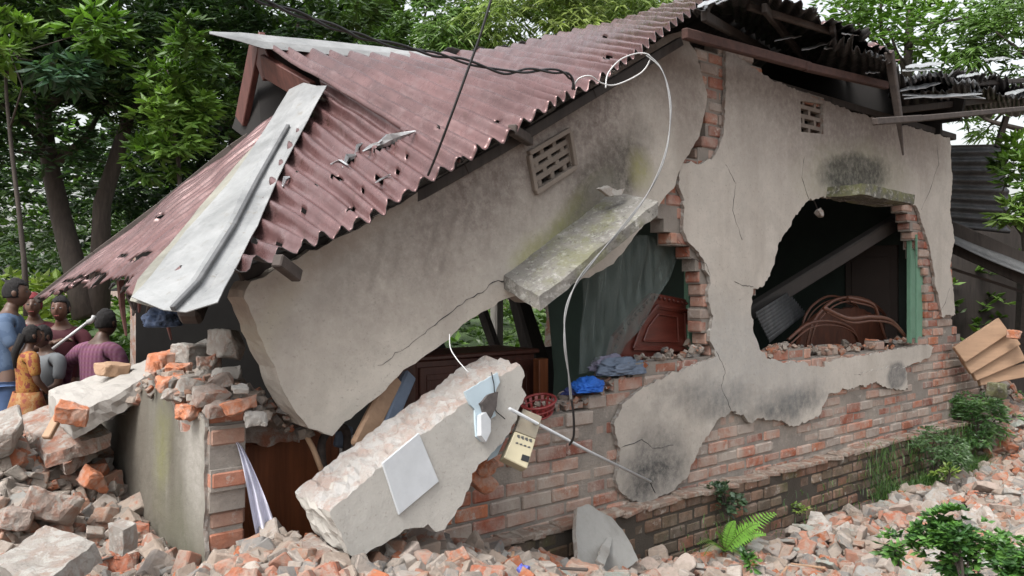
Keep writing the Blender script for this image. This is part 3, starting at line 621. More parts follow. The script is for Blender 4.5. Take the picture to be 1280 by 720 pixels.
# left hip slope
topC = [at(348, 148, 6.1), at(366, 130, 5.8), at(384, 118, 5.45), at(352, 165, 5.0), at(322, 212, 4.6), at(285, 262, 4.15), at(255, 305, 3.85), at(225, 345, 3.5)]
botC = [at(48, 374, 5.9), at(72, 368, 5.6), at(100, 356, 5.3), at(130, 350, 5.0), at(158, 356, 4.65), at(178, 358, 4.25), at(184, 366, 3.9), at(192, 374, 3.5)]
corr('roof_sheet', topC, botC, .11, .016, 50, holes=[(200, 268, 5, 2, .6), (176, 320, 14, 3, -.4), (155, 318, 6, 2, 0), (196, 332, 6, 4, 0), (112, 345, 16, 4, -.2), (90, 352, 9, 4, 0), (150, 352, 12, 4, 0)], seed=12, parent=roof,
     label='left end slope of faded red corrugated sheet with a torn lower edge', jag=.055, dent=.015)
mb = MB(); e = [at(352, 144, 6.15), at(290, 185, 6.1), at(200, 258, 6.05), at(120, 318, 5.98), at(46, 376, 5.92)]
for i in range(4): mb.beam(e[i], e[i + 1], .06, .05, ch=.005)
hpart(mb, 'rim_board', M['oldwood'], roof)
# back slope, closing the roof behind the ridge
tb = [p - Vector((0, 0, .01)) for p in topB[::2]]; ul = uo(tb[-1].x, tb[-1].y)[0]; u00 = ul
while ul < 7.6: ul += .5; tb.append(wp(min(ul, 7.6), -1.8, max(4.74, 4.97 - .25 * (ul - u00))))
bb = []
for p in tb:
    u_, o__ = uo(p.x, p.y); bb.append(wp(u_ + max(0, 1.9 - .55 * len(bb)), -4.5, p.z - 1.25))
corr('roof_sheet', tb, bb, .2, .03, 8, parent=roof, seed=20, per=6, jag=.05, label='hidden rear slope of corrugated sheet')
# end patch behind the left gablet / under the hip: bargeboards, and a black panel painted as the gap's shade
mb = MB()
pk = at(322, 52, 5.9)
mb.beam(pk, at(302, 152, 6.2), .05, .17, up=N, ch=.006); mb.beam(at(330, 82, 5.82), at(392, 118, 5.45), .05, .17, up=N, ch=.006); mb.beam(pk, at(337, 90, 5.8), .05, .2, up=N, ch=.006)
hpart(mb, 'bargeboard', M['maroon'], roof)
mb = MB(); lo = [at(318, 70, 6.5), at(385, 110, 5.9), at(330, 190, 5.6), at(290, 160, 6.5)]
mb.add(lo + [p + Vector((.05, .1, 0)) for p in lo], [(0, 1, 2, 3), (7, 6, 5, 4), (0, 4, 5, 1), (1, 5, 6, 2), (2, 6, 7, 3), (3, 7, 4, 0)]); hpart(mb, 'gable_shade_panel', flat('gap shade black', (.012, .01, .009), 1, 0, .3, 5, .1), roof)
# ridge cap and hip cap
def strip(name, rows, mats, parent, sm=False, th=.004, sub=3, dent=.006, label=None):
    mb = MB(); R = []
    for i in range(len(rows) - 1):
        for k in range(sub): R.append([rows[i][j].lerp(rows[i + 1][j], k / sub) for j in range(len(rows[0]))])
    R.append(rows[-1]); n = len(R[0])
    vs = [p + noise.noise_vector(p * 5) * dent for r_ in R for p in r_]
    fs = [(i * n + j, i * n + j + 1, (i + 1) * n + j + 1, (i + 1) * n + j) for i in range(len(R) - 1) for j in range(n - 1)]
    mb.add(vs, fs); o = hpart(mb, name, mats, parent, smooth=sm, label=label); s = o.modifiers.new('t', 'SOLIDIFY'); s.thickness = th; return o
rows = []
for (px, py, w_, o_) in [(262, 41, 2, -1.95), (300, 45, 8, -1.95), (330, 50, 12, -1.93), (400, 56, 13, -1.9), (470, 63, 11, -1.88), (520, 68, 8, -1.87), (548, 70, 2, -1.86)]:
    rows.append([fo(px, py + w_ * .9, o_ + .24), fo(px, py + w_ * .2, o_ + .2), fo(px, py - w_ * .45, o_ + .08), fo(px, py - w_ * .1, o_ - .12)])
strip('ridge_cap', rows, M['cap'], roof, label='pale metal ridge strip')
rows = [[at(362, 112, 5.5), at(380, 104, 5.35), at(396, 108, 5.25), at(409, 108, 5.2)], [at(330, 165, 5.1), at(352, 158, 4.98), at(372, 162, 4.9), at(385, 150, 4.95)], [at(285, 232, 4.5), at(312, 222, 4.38), at(338, 232, 4.36), at(348, 222, 4.42)],
        [at(232, 290, 4.05), at(283, 282, 3.82), at(306, 290, 3.84), at(322, 282, 3.92)], [at(190, 345, 3.65), at(238, 352, 3.38), at(262, 362, 3.42), at(290, 345, 3.5)], [at(166, 372, 3.45), at(205, 388, 3.2), at(232, 391, 3.24), at(272, 379, 3.3)]]
rows = [[p + (Vector((0, 0, EYE)) - p).normalized() * (.02, .03, .08, .13)[k_] for k_, p in enumerate(r_)] for r_ in rows]
hc = strip('hip_cap', rows, M['cap'], roof, label='wide bent whitish metal cap running down the hip', sub=4)
rows2 = [[r_[1] * .55 + r_[2] * .45 + Vector((0, -.012, .012)), r_[1] * .40 + r_[2] * .60 + Vector((0, -.018, .016))] for r_ in rows[1:]]
mb = MB()
for i in range(len(rows2) - 1): mb.beam(rows2[i][0], rows2[i + 1][0], .022, .02, ch=.003)
hpart(mb, 'cap_seam', M['greysheet'], hc)
rows = [[at(330, 168, 5.25), at(322, 180, 5.1)], [at(262, 245, 4.6), at(278, 244, 4.45)], [at(210, 308, 4.15), at(238, 296, 4.0)], [at(172, 350, 3.72), at(206, 342, 3.62)], [at(163, 376, 3.5), at(192, 384, 3.3)]]
strip('cap_flap', rows, M['capbeige'], roof, label='beige underside flap of the hip cap', sub=4)
# rafter ends and battens under the front eave
mb = MB()
for (a, b) in [((346, 325, .34), (372, 345, .25)), ((560, 205, .1), (600, 225, -.1)), ((640, 162, .28), (662, 176, .1)), ((700, 140, .1), (735, 118, .1))]:
    mb = MB(); mb.beam(fo(*a), fo(*b), .05, .06, ch=.006); hpart(mb, 'rafter_end', M['oldwood'], roof)
pl = [fo(300, 345, .02), fo(450, 285, .05), fo(580, 212, .1), fo(650, 172, .12), fo(740, 118, .14), (fo(850, 52, .16))]
mb = MB()
for i in range(5): mb.beam(pl[i] - Vector((0, 0, .0)), pl[i + 1] - Vector((0, 0, .0)), .05, .06, ch=.005)
hpart(mb, 'eave_purlin', M['darkwood'], roof)
# ---- right part, seen from underneath
def dsheet(top, bot, seed, mats, jag=.12, pitch=.16, amp=.017, nv=14, label=None, holes=(), dent=.03):
    return corr('roof_sheet', [fo(*p) for p in top], [fo(*p) for p in bot], pitch, amp, nv, seed=seed, mats=mats, jag=jag, parent=roof, label=label, holes=holes, dent=dent * 1.3)
BU = [M['roof'], M['under']]; GU = [M['greysheet'], M['under']]
dsheet([(880, -4, -1.9), (920, 26, -1.9), (950, 46, -1.9), (980, 62, -1.9), (1005, 76, -1.9), (1025, 86, -1.9)], [(868, 24, .46), (912, -8, .5), (985, 2, .5), (1048, 24, .5), (1098, 56, .5), (1122, 76, .4)], 31, BU, .14, label='right front slope of corrugated sheet seen from below')
dsheet([(1020, 78, -.6), (1080, 96, -.6), (1150, 118, -.7)], [(1040, 48, .45), (1078, 60, .5), (1118, 84, .5)], 32, GU, .16, label='torn grey sheet hanging over the eave')
dsheet([(1110, 118, -.6), (1190, 122, -.6), (1240, 122, -.6)], [(1118, 92, .35), (1160, 92, .4), (1215, 98, .4)], 33, GU, .2, dent=.05, label='ragged dark sheet drooping at the right')
dsheet([(1120, 140, -.5), (1210, 136, -.5), (1290, 136, -.5)], [(1130, 112, .3), (1200, 108, .3), (1292, 122, .3)], 34, GU, .12, dent=.05, label='dark sheet sagging onto the poles at the far right')
dsheet([(1130, 150, -.6), (1280, 142, -.6)], [(1190, 92, .1), (1285, 104, .1)], 35, GU, .1, dent=.04, label='lowest dark sheet over the right corner of the wall')
# light torn strips lying along the broken eave
mb = MB(); rr = random.Random(9)
for (x0, y0, x1, y1, w_, o_) in [(1132, 84, 1180, 78, 5, .42), (1128, 88, 1176, 86, 3, .45), (1125, 112, 1176, 104, 6, .4), (1128, 118, 1232, 122, 4, .42), (1130, 122, 1228, 117, 4, .45), (968, 50, 1002, 44, 3, .2), (1002, 62, 1038, 52, 4, .25), (1030, 60, 1062, 54, 5, .3),
                                 (1082, 90, 1100, 90, 3, .4), (872, 8, 906, -6, 5, .5), (895, 4, 925, -8, 3, .55), (1230, 75, 1262, 72, 3, .2), (1256, 118, 1282, 112, 5, .3), (1196, 96, 1226, 92, 4, .3), (1052, 40, 1074, 44, 3, .45)]:
    n = 8; A_ = []; mb = MB()
    for i in range(n + 1):
        t = i / n; x = x0 + (x1 - x0) * t; y = y0 + (y1 - y0) * t + rr.uniform(-1, 1); hh = w_ * (math.sin(math.pi * min(1, max(0, t * .9 + .08))) ** .5) * rr.uniform(.7, 1.1)
        A_ += [fo(x, y + hh / 2, o_), fo(x, y - hh / 2, o_ - .10)]
    mb.add(A_, [(2 * i, 2 * i + 2, 2 * i + 3, 2 * i + 1) for i in range(n)])
    o = hpart(mb, 'torn_strip', M['silver'], roof); s = o.modifiers.new('t', 'SOLIDIFY'); s.thickness = .004
# timbers
def timber(name, a, b, w_, h_, m_, lab=None, taper=1.0):
    mb = MB(); mb.beam(a, b, w_, h_, ch=.008, taper=taper)
    vs = [Vector(v) for v in mb.v]; return hpart(mb, name, m_, roof, label=lab)
timber('rafter', fo(855, 42, .34), fo(1012, 84, .3), .05, .075, M['redwood'], 'red brown purlin left bare under the right eave')
timber('rafter', fo(1005, 83, .31), fo(1108, 107, .3), .05, .07, M['redwood'])
timber('rafter', fo(935, 8, .3), fo(1040, 40, .35), .04, .05, M['oldwood'])
for x0, y0, x1, y1 in [(880, 20, 960, 95), (955, 10, 1010, 110), (1040, 35, 1060, 130), (1095, 62, 1100, 140)]:
    timber('rafter', fo(x0, y0, .42), fo(x1, y1 - 30, -1.2), .045, .07, M['darkwood'])
timber('broken_post', fo(1111, 64, .5), fo(1124, 150, .48), .07, .07, M['oldwood'], 'snapped roof post hanging down in front of the wall', .8)
timber('broken_post', fo(1123, 148, .48), fo(1129, 194, .46), .045, .045, M['oldwood'], None, .3)
timber('pole', fo(1093, 152, .55), fo(1150, 148, .55), .05, .06, M['oldwood'])
timber('pole', fo(1140, 149, .5), fo(1300, 134, .5), .05, .055, M['oldwood'], 'long grey pole under the sheets at the far right')
timber('pole', fo(1120, 138, .1), fo(1300, 118, .1), .06, .07, M['darkwood'])
timber('pole', fo(1130, 110, .0), fo(1290, 100, .0), .05, .06, M['darkwood'])
# rough stones set in the gap at the top of the standing wall
timber('rafter', fo(905, 90, -.1), fo(1190, 172, -.1), .10, .07, M['darkwood'], 'dark wall plate along the top of the standing wall')

# ================================================================ THINGS
def thing(name, label, cat, loc, group=None):
    return tag(empty(name, tuple(loc)), label, cat, group)
def part(mb, name, mats, th, smooth=False, label=None):
    """part of a thing whose root empty is unrotated; geometry given in world coordinates"""
    l = th.location if th.parent is None else th.parent.location
    mb.v = [tuple(Vector(v) - l) for v in mb.v]; o = mb.build(name, mats, th, smooth=smooth)
    if label: o['label'] = label
    return o
def plane_map(p0, p1, p2):
    """2D <-> 3D on the plane of three points; returns fn(px,py)->(x,y2d), back(x,y,depth)->world, depth measured away from the viewer"""
    x = (p1 - p0).normalized(); n = x.cross(p2 - p0).normalized()
    if n.dot(Vector((0, 0, EYE)) - p0) > 0: n = -n            # n points away from the viewer
    y = n.cross(x); y = -y if y.z < 0 else y
    cam0 = Vector((0, 0, EYE))
    def uv(px, py):
        d = at(px, py, 1.0) - cam0; t = (p0 - cam0).dot(n) / d.dot(n); q = cam0 + d * t - p0; return (q.dot(x), q.dot(y))
    def back(a, b, c=0.0, T=None): return p0 + x * a + y * b + (T if T is not None else n) * c
    return uv, back, n

# ---- big fallen block of plastered wall leaning on the low wall
root = thing('fallen_wall_block', 'big slab of plastered wall with fixed plates, leaning on the low brick wall', 'wall fragment', fo(480, 690, .5))
uv, back, bn = plane_map(fo(420, 660, .62), fo(640, 480, .40), fo(600, 640, .55))
front = [(412, 640), (450, 606), (520, 550), (580, 505), (612, 480), (650, 456), (656, 470), (652, 484), (658, 494), (648, 512), (646, 525), (632, 546), (612, 570), (590, 592), (586, 612), (572, 636), (556, 662), (545, 665), (535, 655), (505, 662), (470, 684), (446, 699), (438, 694)]
f2 = [uv(*p) for p in front]; T = (at(362, 611, 3.60) - back(*f2[0])); T = T
mb = MB()
prism(mb, [rag(f2, .011, .025, 5)], 0, .86, 9, .012, 0, 2, 1, fn=lambda x, y, z: tuple(back(x, z, y, T)), seed=4)
bl = part(mb, 'masonry_slab', [plaster('block plaster', (), (.42, .40, .365), streak=.05), M['crust'], broken('broken pale masonry', (.42, .38, .35), (.40, .31, .27), (.47, .45, .43))], root)
for p_ in bl.data.polygons:
    if p_.material_index == 2 and p_.normal.z < .45 and pix(p_.center + root.location)[0] < 446: p_.material_index = 0
def plate(px, mats, name, off=-.012, th=.012, label=None, hole=None, rg=0):
    mb = MB(); l = [uv(*p) for p in px]; l = rag(l, rg, .03, 3) if rg else l
    prism(mb, [l] + ([[uv(*p) for p in hole]] if hole else []), off, off + th, 1, 0, 0, 0, 0, fn=lambda x, y, z: tuple(back(x, z, y))); return mb
o = part(plate([(476, 579), (522, 541), (547, 602), (497, 644)], None, ''), 'cover_plate', M['white'], root, label='white square cover plate'); bevel(o, .003)
mb = MB()
for p in ((484, 580), (522, 548), (540, 603), (500, 638)): a = uv(*p); c = back(a[0], a[1], -.014); mb.tube([c, c - bn * .004], .005, 8)
part(mb, 'screw', M['greysheet'], o) if False else None
o = part(plate([(579, 490), (620, 466), (623, 478), (613, 500), (618, 520), (604, 530), (600, 552), (594, 546), (592, 512), (586, 506)], None, '', rg=.004), 'switch_board', M['ltblue'], root, label='pale blue electric board, broken open')
mb = MB(); pts_ = [uv(*p) for p in ((596, 505), (606, 494), (618, 490), (616, 508), (608, 524), (600, 516))]
prism(mb, [rag(pts_, .004, .02, 7)], -.03, -.012, 2, .003, 0, 0, 0, fn=lambda x, y, z: tuple(back(x, z, y)))
part(mb, 'burnt_patch', flat('sooty wires', (.10, .085, .08), .9, 0, .5, 30, .6), root)
mb = MB(); pts_ = [uv(*p) for p in ((594, 520), (600, 516), (606, 526), (606, 540), (600, 553), (594, 545))]
prism(mb, [pts_], -.045, -.014, 1, 0, 0, 0, 0, fn=lambda x, y, z: tuple(back(x, z, y))); part(mb, 'switch_box', M['white'], root)
mb = MB(); b_ = [(611, 466), (614, 480), (615, 492), (612, 503), (617, 515), (628, 524)]
mb.tube([back(*uv(*p), -.02) for p in b_], .003, 5); part(mb, 'loose_wire', M['black'], root)

# ---- electricity meter hanging off the block
root = thing('electricity_meter', 'cream electricity meter with clear lid hanging beside the leaning slab', 'meter', fo(655, 590, .42))
uvm, bk, mn = plane_map(fo(628, 576, .46), fo(661, 588, .52), fo(676, 540, .46))
def mbox(px, d0, d1): mb = MB(); prism(mb, [[uvm(*p) for p in px]], d0, d1, 1, 0, 0, 0, 0, fn=lambda x, y, z: tuple(bk(x, z, y))); return mb
o = part(mbox([(627, 574), (641, 541), (667, 551), (656, 588)], -.03, .04), 'meter_case', M['cream'], root); bevel(o, .006, 2)
o2 = part(mbox([(642, 540), (652, 512), (676, 522), (668, 550)], -.02, .03), 'clear_cover', flat('smoky clear plastic', (.33, .29, .22), .2, 0, .3, 20, .1, alpha=.72), root); bevel(o2, .005, 2)
part(mbox([(648, 577), (650, 570), (659, 573), (657, 580)], -.034, -.028), 'display', M['black'], root)
mb = MB()
for k in range(4):
    for j in range(2):
        a = uvm(645 + k * 5 + j * -2, 548 + k * 1.7 + j * 8); mb.box(bk(a[0], a[1], -.032), (.014, .004, .008 if j else .018), None)
part(mb, 'printed_marks', M['greysheet'], root)
root2 = thing('backing_board', 'pale blue strip of board behind the cream meter', 'board', fo(625, 575, .46))
mb = MB(); prism(mb, [[uvm(*p) for p in ((614, 573), (632, 524), (640, 520), (645, 528), (626, 566))]], .05, .065, 1, 0, 0, 0, 0, fn=lambda x, y, z: tuple(bk(x, z, y))); part(mb, 'board_panel', M['ltblue'], root2)
mb = MB()
for p in ((636, 527), (634, 533)):
    a = uvm(*p); c = bk(a[0], a[1], .05); mb.tube([c, c - mn * .012], .011, 8)
part(mb, 'knob', M['black'], root2)
# ---- thin white pipe and its wire
mb = MB(); a = fo(637, 511, .52); b = fo(813, 602, .06); mb.tube([a, a.lerp(b, .5) - Vector((0, 0, .01)), b], .0095, 8)
o = tag(mb.build('conduit_pipe', M['white'], smooth=True), 'thin white pipe slanting from the leaning slab down to the wall', 'pipe')
# ---- cables
def spline(pts, n=8):
    out = []; P = [pts[0]] + list(pts) + [pts[-1]]
    for i in range(1, len(P) - 2):
        for k in range(n):
            t = k / n; p0, p1, p2, p3 = P[i - 1], P[i], P[i + 1], P[i + 2]
            out.append(.5 * ((2 * p1) + (p2 - p0) * t + (2 * p0 - 5 * p1 + 4 * p2 - p3) * t * t + (3 * p1 - p0 - 3 * p2 + p3) * t ** 3))
    out.append(pts[-1]); return out
def cable(pts, r, m_, name, label, grp=None, twist=None):
    c = spline(pts); mb = MB()
    if twist:
        for s_ in (-1, 1):
            q_ = []
            for i, p in enumerate(c):
                a = i * twist; q_.append(p + Vector((math.sin(a) * .6, 0, math.cos(a))) * r * 1.5 * s_)
            mb.tube(q_, r, 6)
    else: mb.tube(c, r, 6)
    return tag(mb.build(name, m_, smooth=True), label, 'cable', grp)
cable([at(300, -12, 3.2), at(330, 2, 3.25), at(380, 20, 3.4), at(430, 38, 3.55), at(470, 51, 3.65), at(530, 65, 3.8), at(575, 75, 3.9), at(630, 90, 4.05), at(665, 88, 4.15), at(700, 90, 4.25), at(714, 98, 4.3), at(717, 112, 4.32)], .0065, M['black'], 'power_cable', 'twisted pair of black cables sagging over the roof', twist=.45)
cable([at(616, -8, 3.4), at(600, 45, 3.42), at(582, 95, 3.45), at(562, 150, 3.5), at(545, 195, 3.6), at(535, 219, 3.75)], .0062, M['black'], 'power_cable', 'single black cable dropping steeply to the roof edge')
cable([at(717, 108, 4.32), at(724, 98, 4.3), at(738, 95, 4.3), at(752, 104, 4.35), at(770, 106, 4.4), at(800, 92, 4.45), at(812, 76, 4.45), at(810, 68, 4.45), at(795, 67, 4.45), at(775, 75, 4.4), at(760, 92, 4.38), at(757, 110, 4.36)], .0042, M['cable'], 'service_wire', 'loop of pale wire hooked under the eave by the roof corner')
cable([at(808, 68, 4.45), at(826, 85, 4.4), at(836, 115, 4.35), at(838, 150, 4.3), at(831, 195, 4.25), at(812, 238, 4.2), at(780, 282, 4.1), at(745, 322, 4.0), at(720, 355, 3.9), at(707, 390, 3.85), at(706, 430, 3.8), at(711, 470, 3.8), at(714, 500, 3.82)], .0036, flat('grey cable', (.19, .19, .19), .4, 0, .4, 6, 0), 'service_wire', 'long pale cable hanging in a curve in front of the left opening', twist=.25)
cable([at(714, 498, 3.82), at(717, 520, 3.85), at(717, 545, 3.9), at(712, 556, 3.95)], .0065, M['black'], 'service_wire', 'black tail of the hanging cable crossing the white pipe')
cable([fo(812, 600, .06), fo(815, 608, .04), fo(819, 616, .03)], .004, M['black'], 'wire_end', 'short black wire end at the lower tip of the white pipe')
cable([at(562, 418, 4.0), at(563, 435, 3.9), at(572, 450, 3.85), at(585, 465, 3.8)], .003, M['cable'], 'loose_wires', 'thin pale wires under the tip of the tilted panel')

# ---- inside the left opening
def fr(mb, u0, u1, y, z0, z1, d, **k): mb.box(((u0 + u1) / 2, y + d / 2, (z0 + z1) / 2), (abs(u1 - u0), d, abs(z1 - z0)), **k)
def fthing(name, label, cat, grp=None, px=None, off=-.5):
    p = fo(px[0], px[1], off); o = empty(name, (p.x, p.y, p.z), (0, 0, rad(40))); tag(o, label, cat, grp); o['u'] = 0; del o['u']; return o
def fpart(mb, name, mats, th, smooth=False, R=None):
    """local facade-frame geometry -> child of a root rotated by 40 degrees"""
    l = Matrix.Rotation(rad(-40), 3, 'Z') @ (Vector(th.location) - P0)
    mb.v = [tuple(Vector(v) - l) for v in mb.v]; return mb.build(name, mats, th, smooth=smooth)
# carved mahogany headboard leaning in the room
hb = fthing('carved_headboard', 'dark red carved headboard behind the net in the left opening', 'headboard', px=(820, 450), off=-.25)
def hbp(pts, y0, y1, name, m_, rg=0): mb = MB(); prism(mb, [U(pts, -.25) if not rg else rag(U(pts, -.25), rg, .05)], .25 + y0, .25 + y1, 1, 0, 0, 0, 0); return mb
O4 = [(872, 377), (874, 452), (760, 452), (768, 420), (795, 388), (816, 366)]
o = fpart(hbp(O4, 0, .04, '', 0), 'panel', M['mahog'], hb); bevel(o, .004)
inn = [(858, 388), (860, 438), (790, 436), (800, 408), (820, 382)]
for (a, b) in zip(inn, inn[1:] + inn[:1]):
    pass
mb = MB()
def ring(pts, k=1.0): c = (sum(p[0] for p in pts) / len(pts), sum(p[1] for p in pts) / len(pts)); return [(c[0] + (p[0] - c[0]) * k, c[1] + (p[1] - c[1]) * k) for p in pts]
for kk, yy, rr_ in ((1.0, -.012, .012), (.9, -.008, .008), (.62, -.008, .007)):
    lp = [uz(p[0], p[1], -.25) for p in ring(inn, kk)]
    for a, b in zip(lp, lp[1:] + lp[:1]): mb.beam((a[0], .25 + yy, a[1]), (b[0], .25 + yy, b[1]), rr_ * 2, rr_ * 2, up=(0, 1, 0), ch=.004)
fpart(mb, 'moulding', M['mahog'], hb)
mb = MB(); lp = [uz(p[0], p[1], -.25) for p in ring(O4, .88)]
for a, b in zip(lp, lp[1:] + lp[:1]):
    L = math.dist(a, b); n_ = max(2, int(L / .05))
    for k in range(n_):
        t = (k + .5) / n_; x = a[0] + (b[0] - a[0]) * t; z = a[1] + (b[1] - a[1]) * t
        mb.box((x, .245, z), (.032, .03, .022), Matrix.Rotation(math.atan2(b[1] - a[1], b[0] - a[0]) * -1 + .6, 3, 'Y'), ch=.008)
fpart(mb, 'carved_border', M['mahog'], hb)
# dark net hanging across
m, nt, p = mat('dark net'); q = NT(nt); p.inputs['Base Color'].default_value = (.13, .16, .15, 1); p.inputs['Roughness'].default_value = .9
tb_ = nt.nodes.new('ShaderNodeBsdfTransparent'); mx = nt.nodes.new('ShaderNodeMixShader'); wv = q.ramp(q.noise(3, 4, .6, q.scale((6, 6, .8))), (.3, .28), (.7, .7))
nt.links.new(wv, mx.inputs[0]); nt.links.new(tb_.outputs[0], mx.inputs[1]); nt.links.new(p.outputs[0], mx.inputs[2]); nt.links.new(mx.outputs[0], [n for n in nt.nodes if n.type == 'OUTPUT_MATERIAL'][0].inputs[0])
mb = MB(); nu, nv = 48, 24; vs = []
for i in range(nu + 1):
    t = i / nu
    a = fo(728 + 126 * t, 292 + 4 * t, -.19); b = fo(float(np.interp(t, [0, .35, .5, .65, .8, .9, 1], [722, 742, 766, 793, 815, 835, 853])), float(np.interp(t, [0, .35, .5, .65, .8, .9, 1], [468, 465, 452, 422, 386, 350, 305])), -.185)
    for j in range(nv + 1):
        s = j / nv; q_ = a.lerp(b, s) + N * (.02 * math.sin(t * 34 + s * 2) * (1 - .5 * s) + .03 * noise.noise(Vector((t * 9, s * 3, 0)))) + Vector((0, 0, -.03 * math.sin(math.pi * s) * t)); vs.append(q_)
mb.add(vs, [(i * (nv + 1) + j, i * (nv + 1) + j + 1, (i + 1) * (nv + 1) + j + 1, (i + 1) * (nv + 1) + j) for i in range(nu) for j in range(nv)])
tag(mb.build('mosquito_net', m, smooth=True), 'dark mosquito net draped across the left opening', 'net')
# clothes in heaps
def heap(px, py, off, rx, ry, rz, m_, name, label, cat, seed=1, rot=0, fold=.3, fz=4):
    bm = bmesh.new(); bmesh.ops.create_icosphere(bm, subdivisions=5, radius=1)
    for v in bm.verts:
        c = v.co.copy(); nn = noise.noise(Vector((c.x * 2 + seed, c.y * 2, c.z * 2))) * .3
        rdg = 1 - abs(noise.noise(Vector((c.x * fz + seed * 3, c.y * fz * .8, c.z * fz * 2)))) * 2.2
        v.co = c * (1 + nn + fold * .5 * rdg)
        if v.co.z < -.25: v.co.z = -.25 + (v.co.z + .25) * .15
        v.co.x *= rx; v.co.y *= ry; v.co.z *= rz
    me = bpy.data.meshes.new(name); bm.to_mesh(me); bm.free(); me.materials.append(m_); me.polygons.foreach_set('use_smooth', [True] * len(me.polygons))
    o = bpy.data.objects.new(name, me); o.location = fo(px, py, off); o.rotation_euler = (0, 0, rad(40) + rot); link(o); return tag(o, label, cat)
heap(735, 485, -.06, .13, .08, .065, M['bluecloth'], 'blue_garment', 'bright blue garment on the broken sill', 'clothes', 3, .3, .45, 3.5)
heap(778, 463, -.10, .21, .09, .075, M['greycloth'], 'grey_garment', 'grey blue clothes heaped before the headboard', 'clothes', 5, 0, .5, 3)
heap(764, 458, -.17, .17, .06, .07, flat('mauve cloth', (.20, .19, .26), .85, 0, .3, 5, .3), 'grey_garment', 'mauve grey cloth lying behind the other clothes', 'clothes', 8, 0, .5, 3)
heap(720, 490, -.12, .10, .05, .035, flat('navy cloth', (.03, .04, .14), .85, 0, .3, 5, .3), 'dark_garment', 'dark navy cloth under the bright blue garment', 'clothes', 9, 0, .4, 3)
# red wire-like basket
bk_ = thing('red_basket', 'round red plastic basket lying on the low wall', 'basket', fo(672, 516, -.02)); c = fo(673, 516, -.02)
mb = MB(); n = 32
for (z, r_) in ((.0, .088), (.035, .098), (.07, .108)):
    mb.tube([c + Vector((math.cos(a) * r_, math.sin(a) * r_, z + .03 * math.sin(a) + .015 * math.cos(a))) for a in [k / n * 2 * math.pi for k in range(n + 1)]], .006 if z < .06 else .009, 6)
part(mb, 'rim', M['redpl'], bk_, True)
mb = MB(); vs = []
for z, r_ in ((0, .084), (.065, .103)):
    for k in range(n): a = k / n * 2 * math.pi; vs.append(c + Vector((math.cos(a) * r_, math.sin(a) * r_, z + .03 * math.sin(a) + .015 * math.cos(a))))
vs.append(c); mb.add(vs, [(k, (k + 1) % n, n + (k + 1) % n, n + k) for k in range(n) if k % 2 == 0] + [(k, 2 * n, (k + 1) % n) for k in range(n)])
part(mb, 'bowl', M['redpl'], bk_, True)
# dresser and cabinet
def cabinet(px0, px1, ytop, ybot, off, depth, m_, name, label, doors=2, top_over=.03):
    th = fthing(name, label, 'cabinet', px=((px0 + px1) / 2, ybot), off=off); (u0, z1) = uz(px0, ytop, off); (u1, _) = uz(px1, ytop, off); z0 = .04; y = -off
    mb = MB(); fr(mb, u0, u1, y, z0, z1, depth, ch=.006); fpart(mb, 'carcass', m_, th)
    mb = MB(); fr(mb, u0 - top_over, u1 + top_over, y - top_over, z1 + .002, z1 + .035, depth + top_over * 2, ch=.008); fpart(mb, 'top', m_, th)
    wd = (u1 - u0) / doors
    for k in range(doors):
        a, b = u0 + wd * k + .02, u0 + wd * (k + 1) - .02; mb = MB(); fr(mb, a, b, y - .018, z0 + .05, z1 - .04, .016, ch=.005); d = fpart(mb, 'door', m_, th)
        l = Matrix.Rotation(rad(-40), 3, 'Z') @ (Vector(th.location) - P0)
        mb = MB()
        for (x0, x1, zz0, zz1) in ((a + .05, b - .05, z1 - .13, z1 - .09), (a + .05, b - .05, z0 + .10, z0 + .14), (a + .05, a + .08, z0 + .14, z1 - .13), (b - .08, b - .05, z0 + .14, z1 - .13)): fr(mb, x0, x1, y - .024, zz0, zz1, .008, ch=.003)
        mb.v = [tuple(Vector(v) - l) for v in mb.v]; mb.build('moulding', m_, d)
        mb = MB(); kx = b - .03 if k % 2 == 0 else a + .03; mb.tube([(kx, y - .02, (z0 + z1) / 2), (kx, y - .045, (z0 + z1) / 2)], [.008, .013], 8); mb.v = [tuple(Vector(v) - l) for v in mb.v]; mb.build('knob', M['black'], d)
    return th
cabinet(520, 668, 452, 560, -.75, .45, M['cab2'], 'dresser', 'dark brown dresser standing inside behind the leaning slab', 3)
mb = MB(); a = fo(676, 448, -.62); mb.beam(Vector((a.x, a.y, .04)), a, .09, .07, up=tuple(N), ch=.006); tag(mb.build('wooden_post', M['cab']), 'orange brown upright beside the dresser', 'post')
cabinet(285, 425, 528, 700, -.42, .4, M['cab'], 'wooden_cabinet', 'brown wooden cabinet under the lowest corner of the tilted panel', 1)
# upholstered chair tipped over, and a mattress roll
mb = MB(); mb.beam(fo(448, 562, .14), fo(493, 470, -.05), .115, .04, up=tuple(N), ch=.012); ch_ = thing('tan_plank', 'light tan board propped under the tilted panel', 'plank', fo(440, 560, -.25)); part(mb, 'board', M['tan'], ch_)
mb = MB(); mb.beam(fo(472, 560, .10), fo(512, 468, -.08), .085, .05, up=tuple(N), ch=.012); ch_ = thing('blue_cushion', 'slate blue cushion strip beside the tan board', 'cushion', fo(462, 560, -.26)); part(mb, 'cushion', M['greycloth'], ch_)
chair = thing('tipped_chair', 'tipped wooden chair with blue seat between the cabinet and the tan board', 'chair', fo(430, 575, -.1))
mb = MB(); mb.tube(spline([fo(404, 585, -.1), fo(402, 555, -.12), fo(412, 538, -.15), fo(428, 534, -.16), fo(434, 545, -.16), fo(433, 565, -.15)]), .022, 8); part(mb, 'back_frame', M['oldwood'], chair, True)
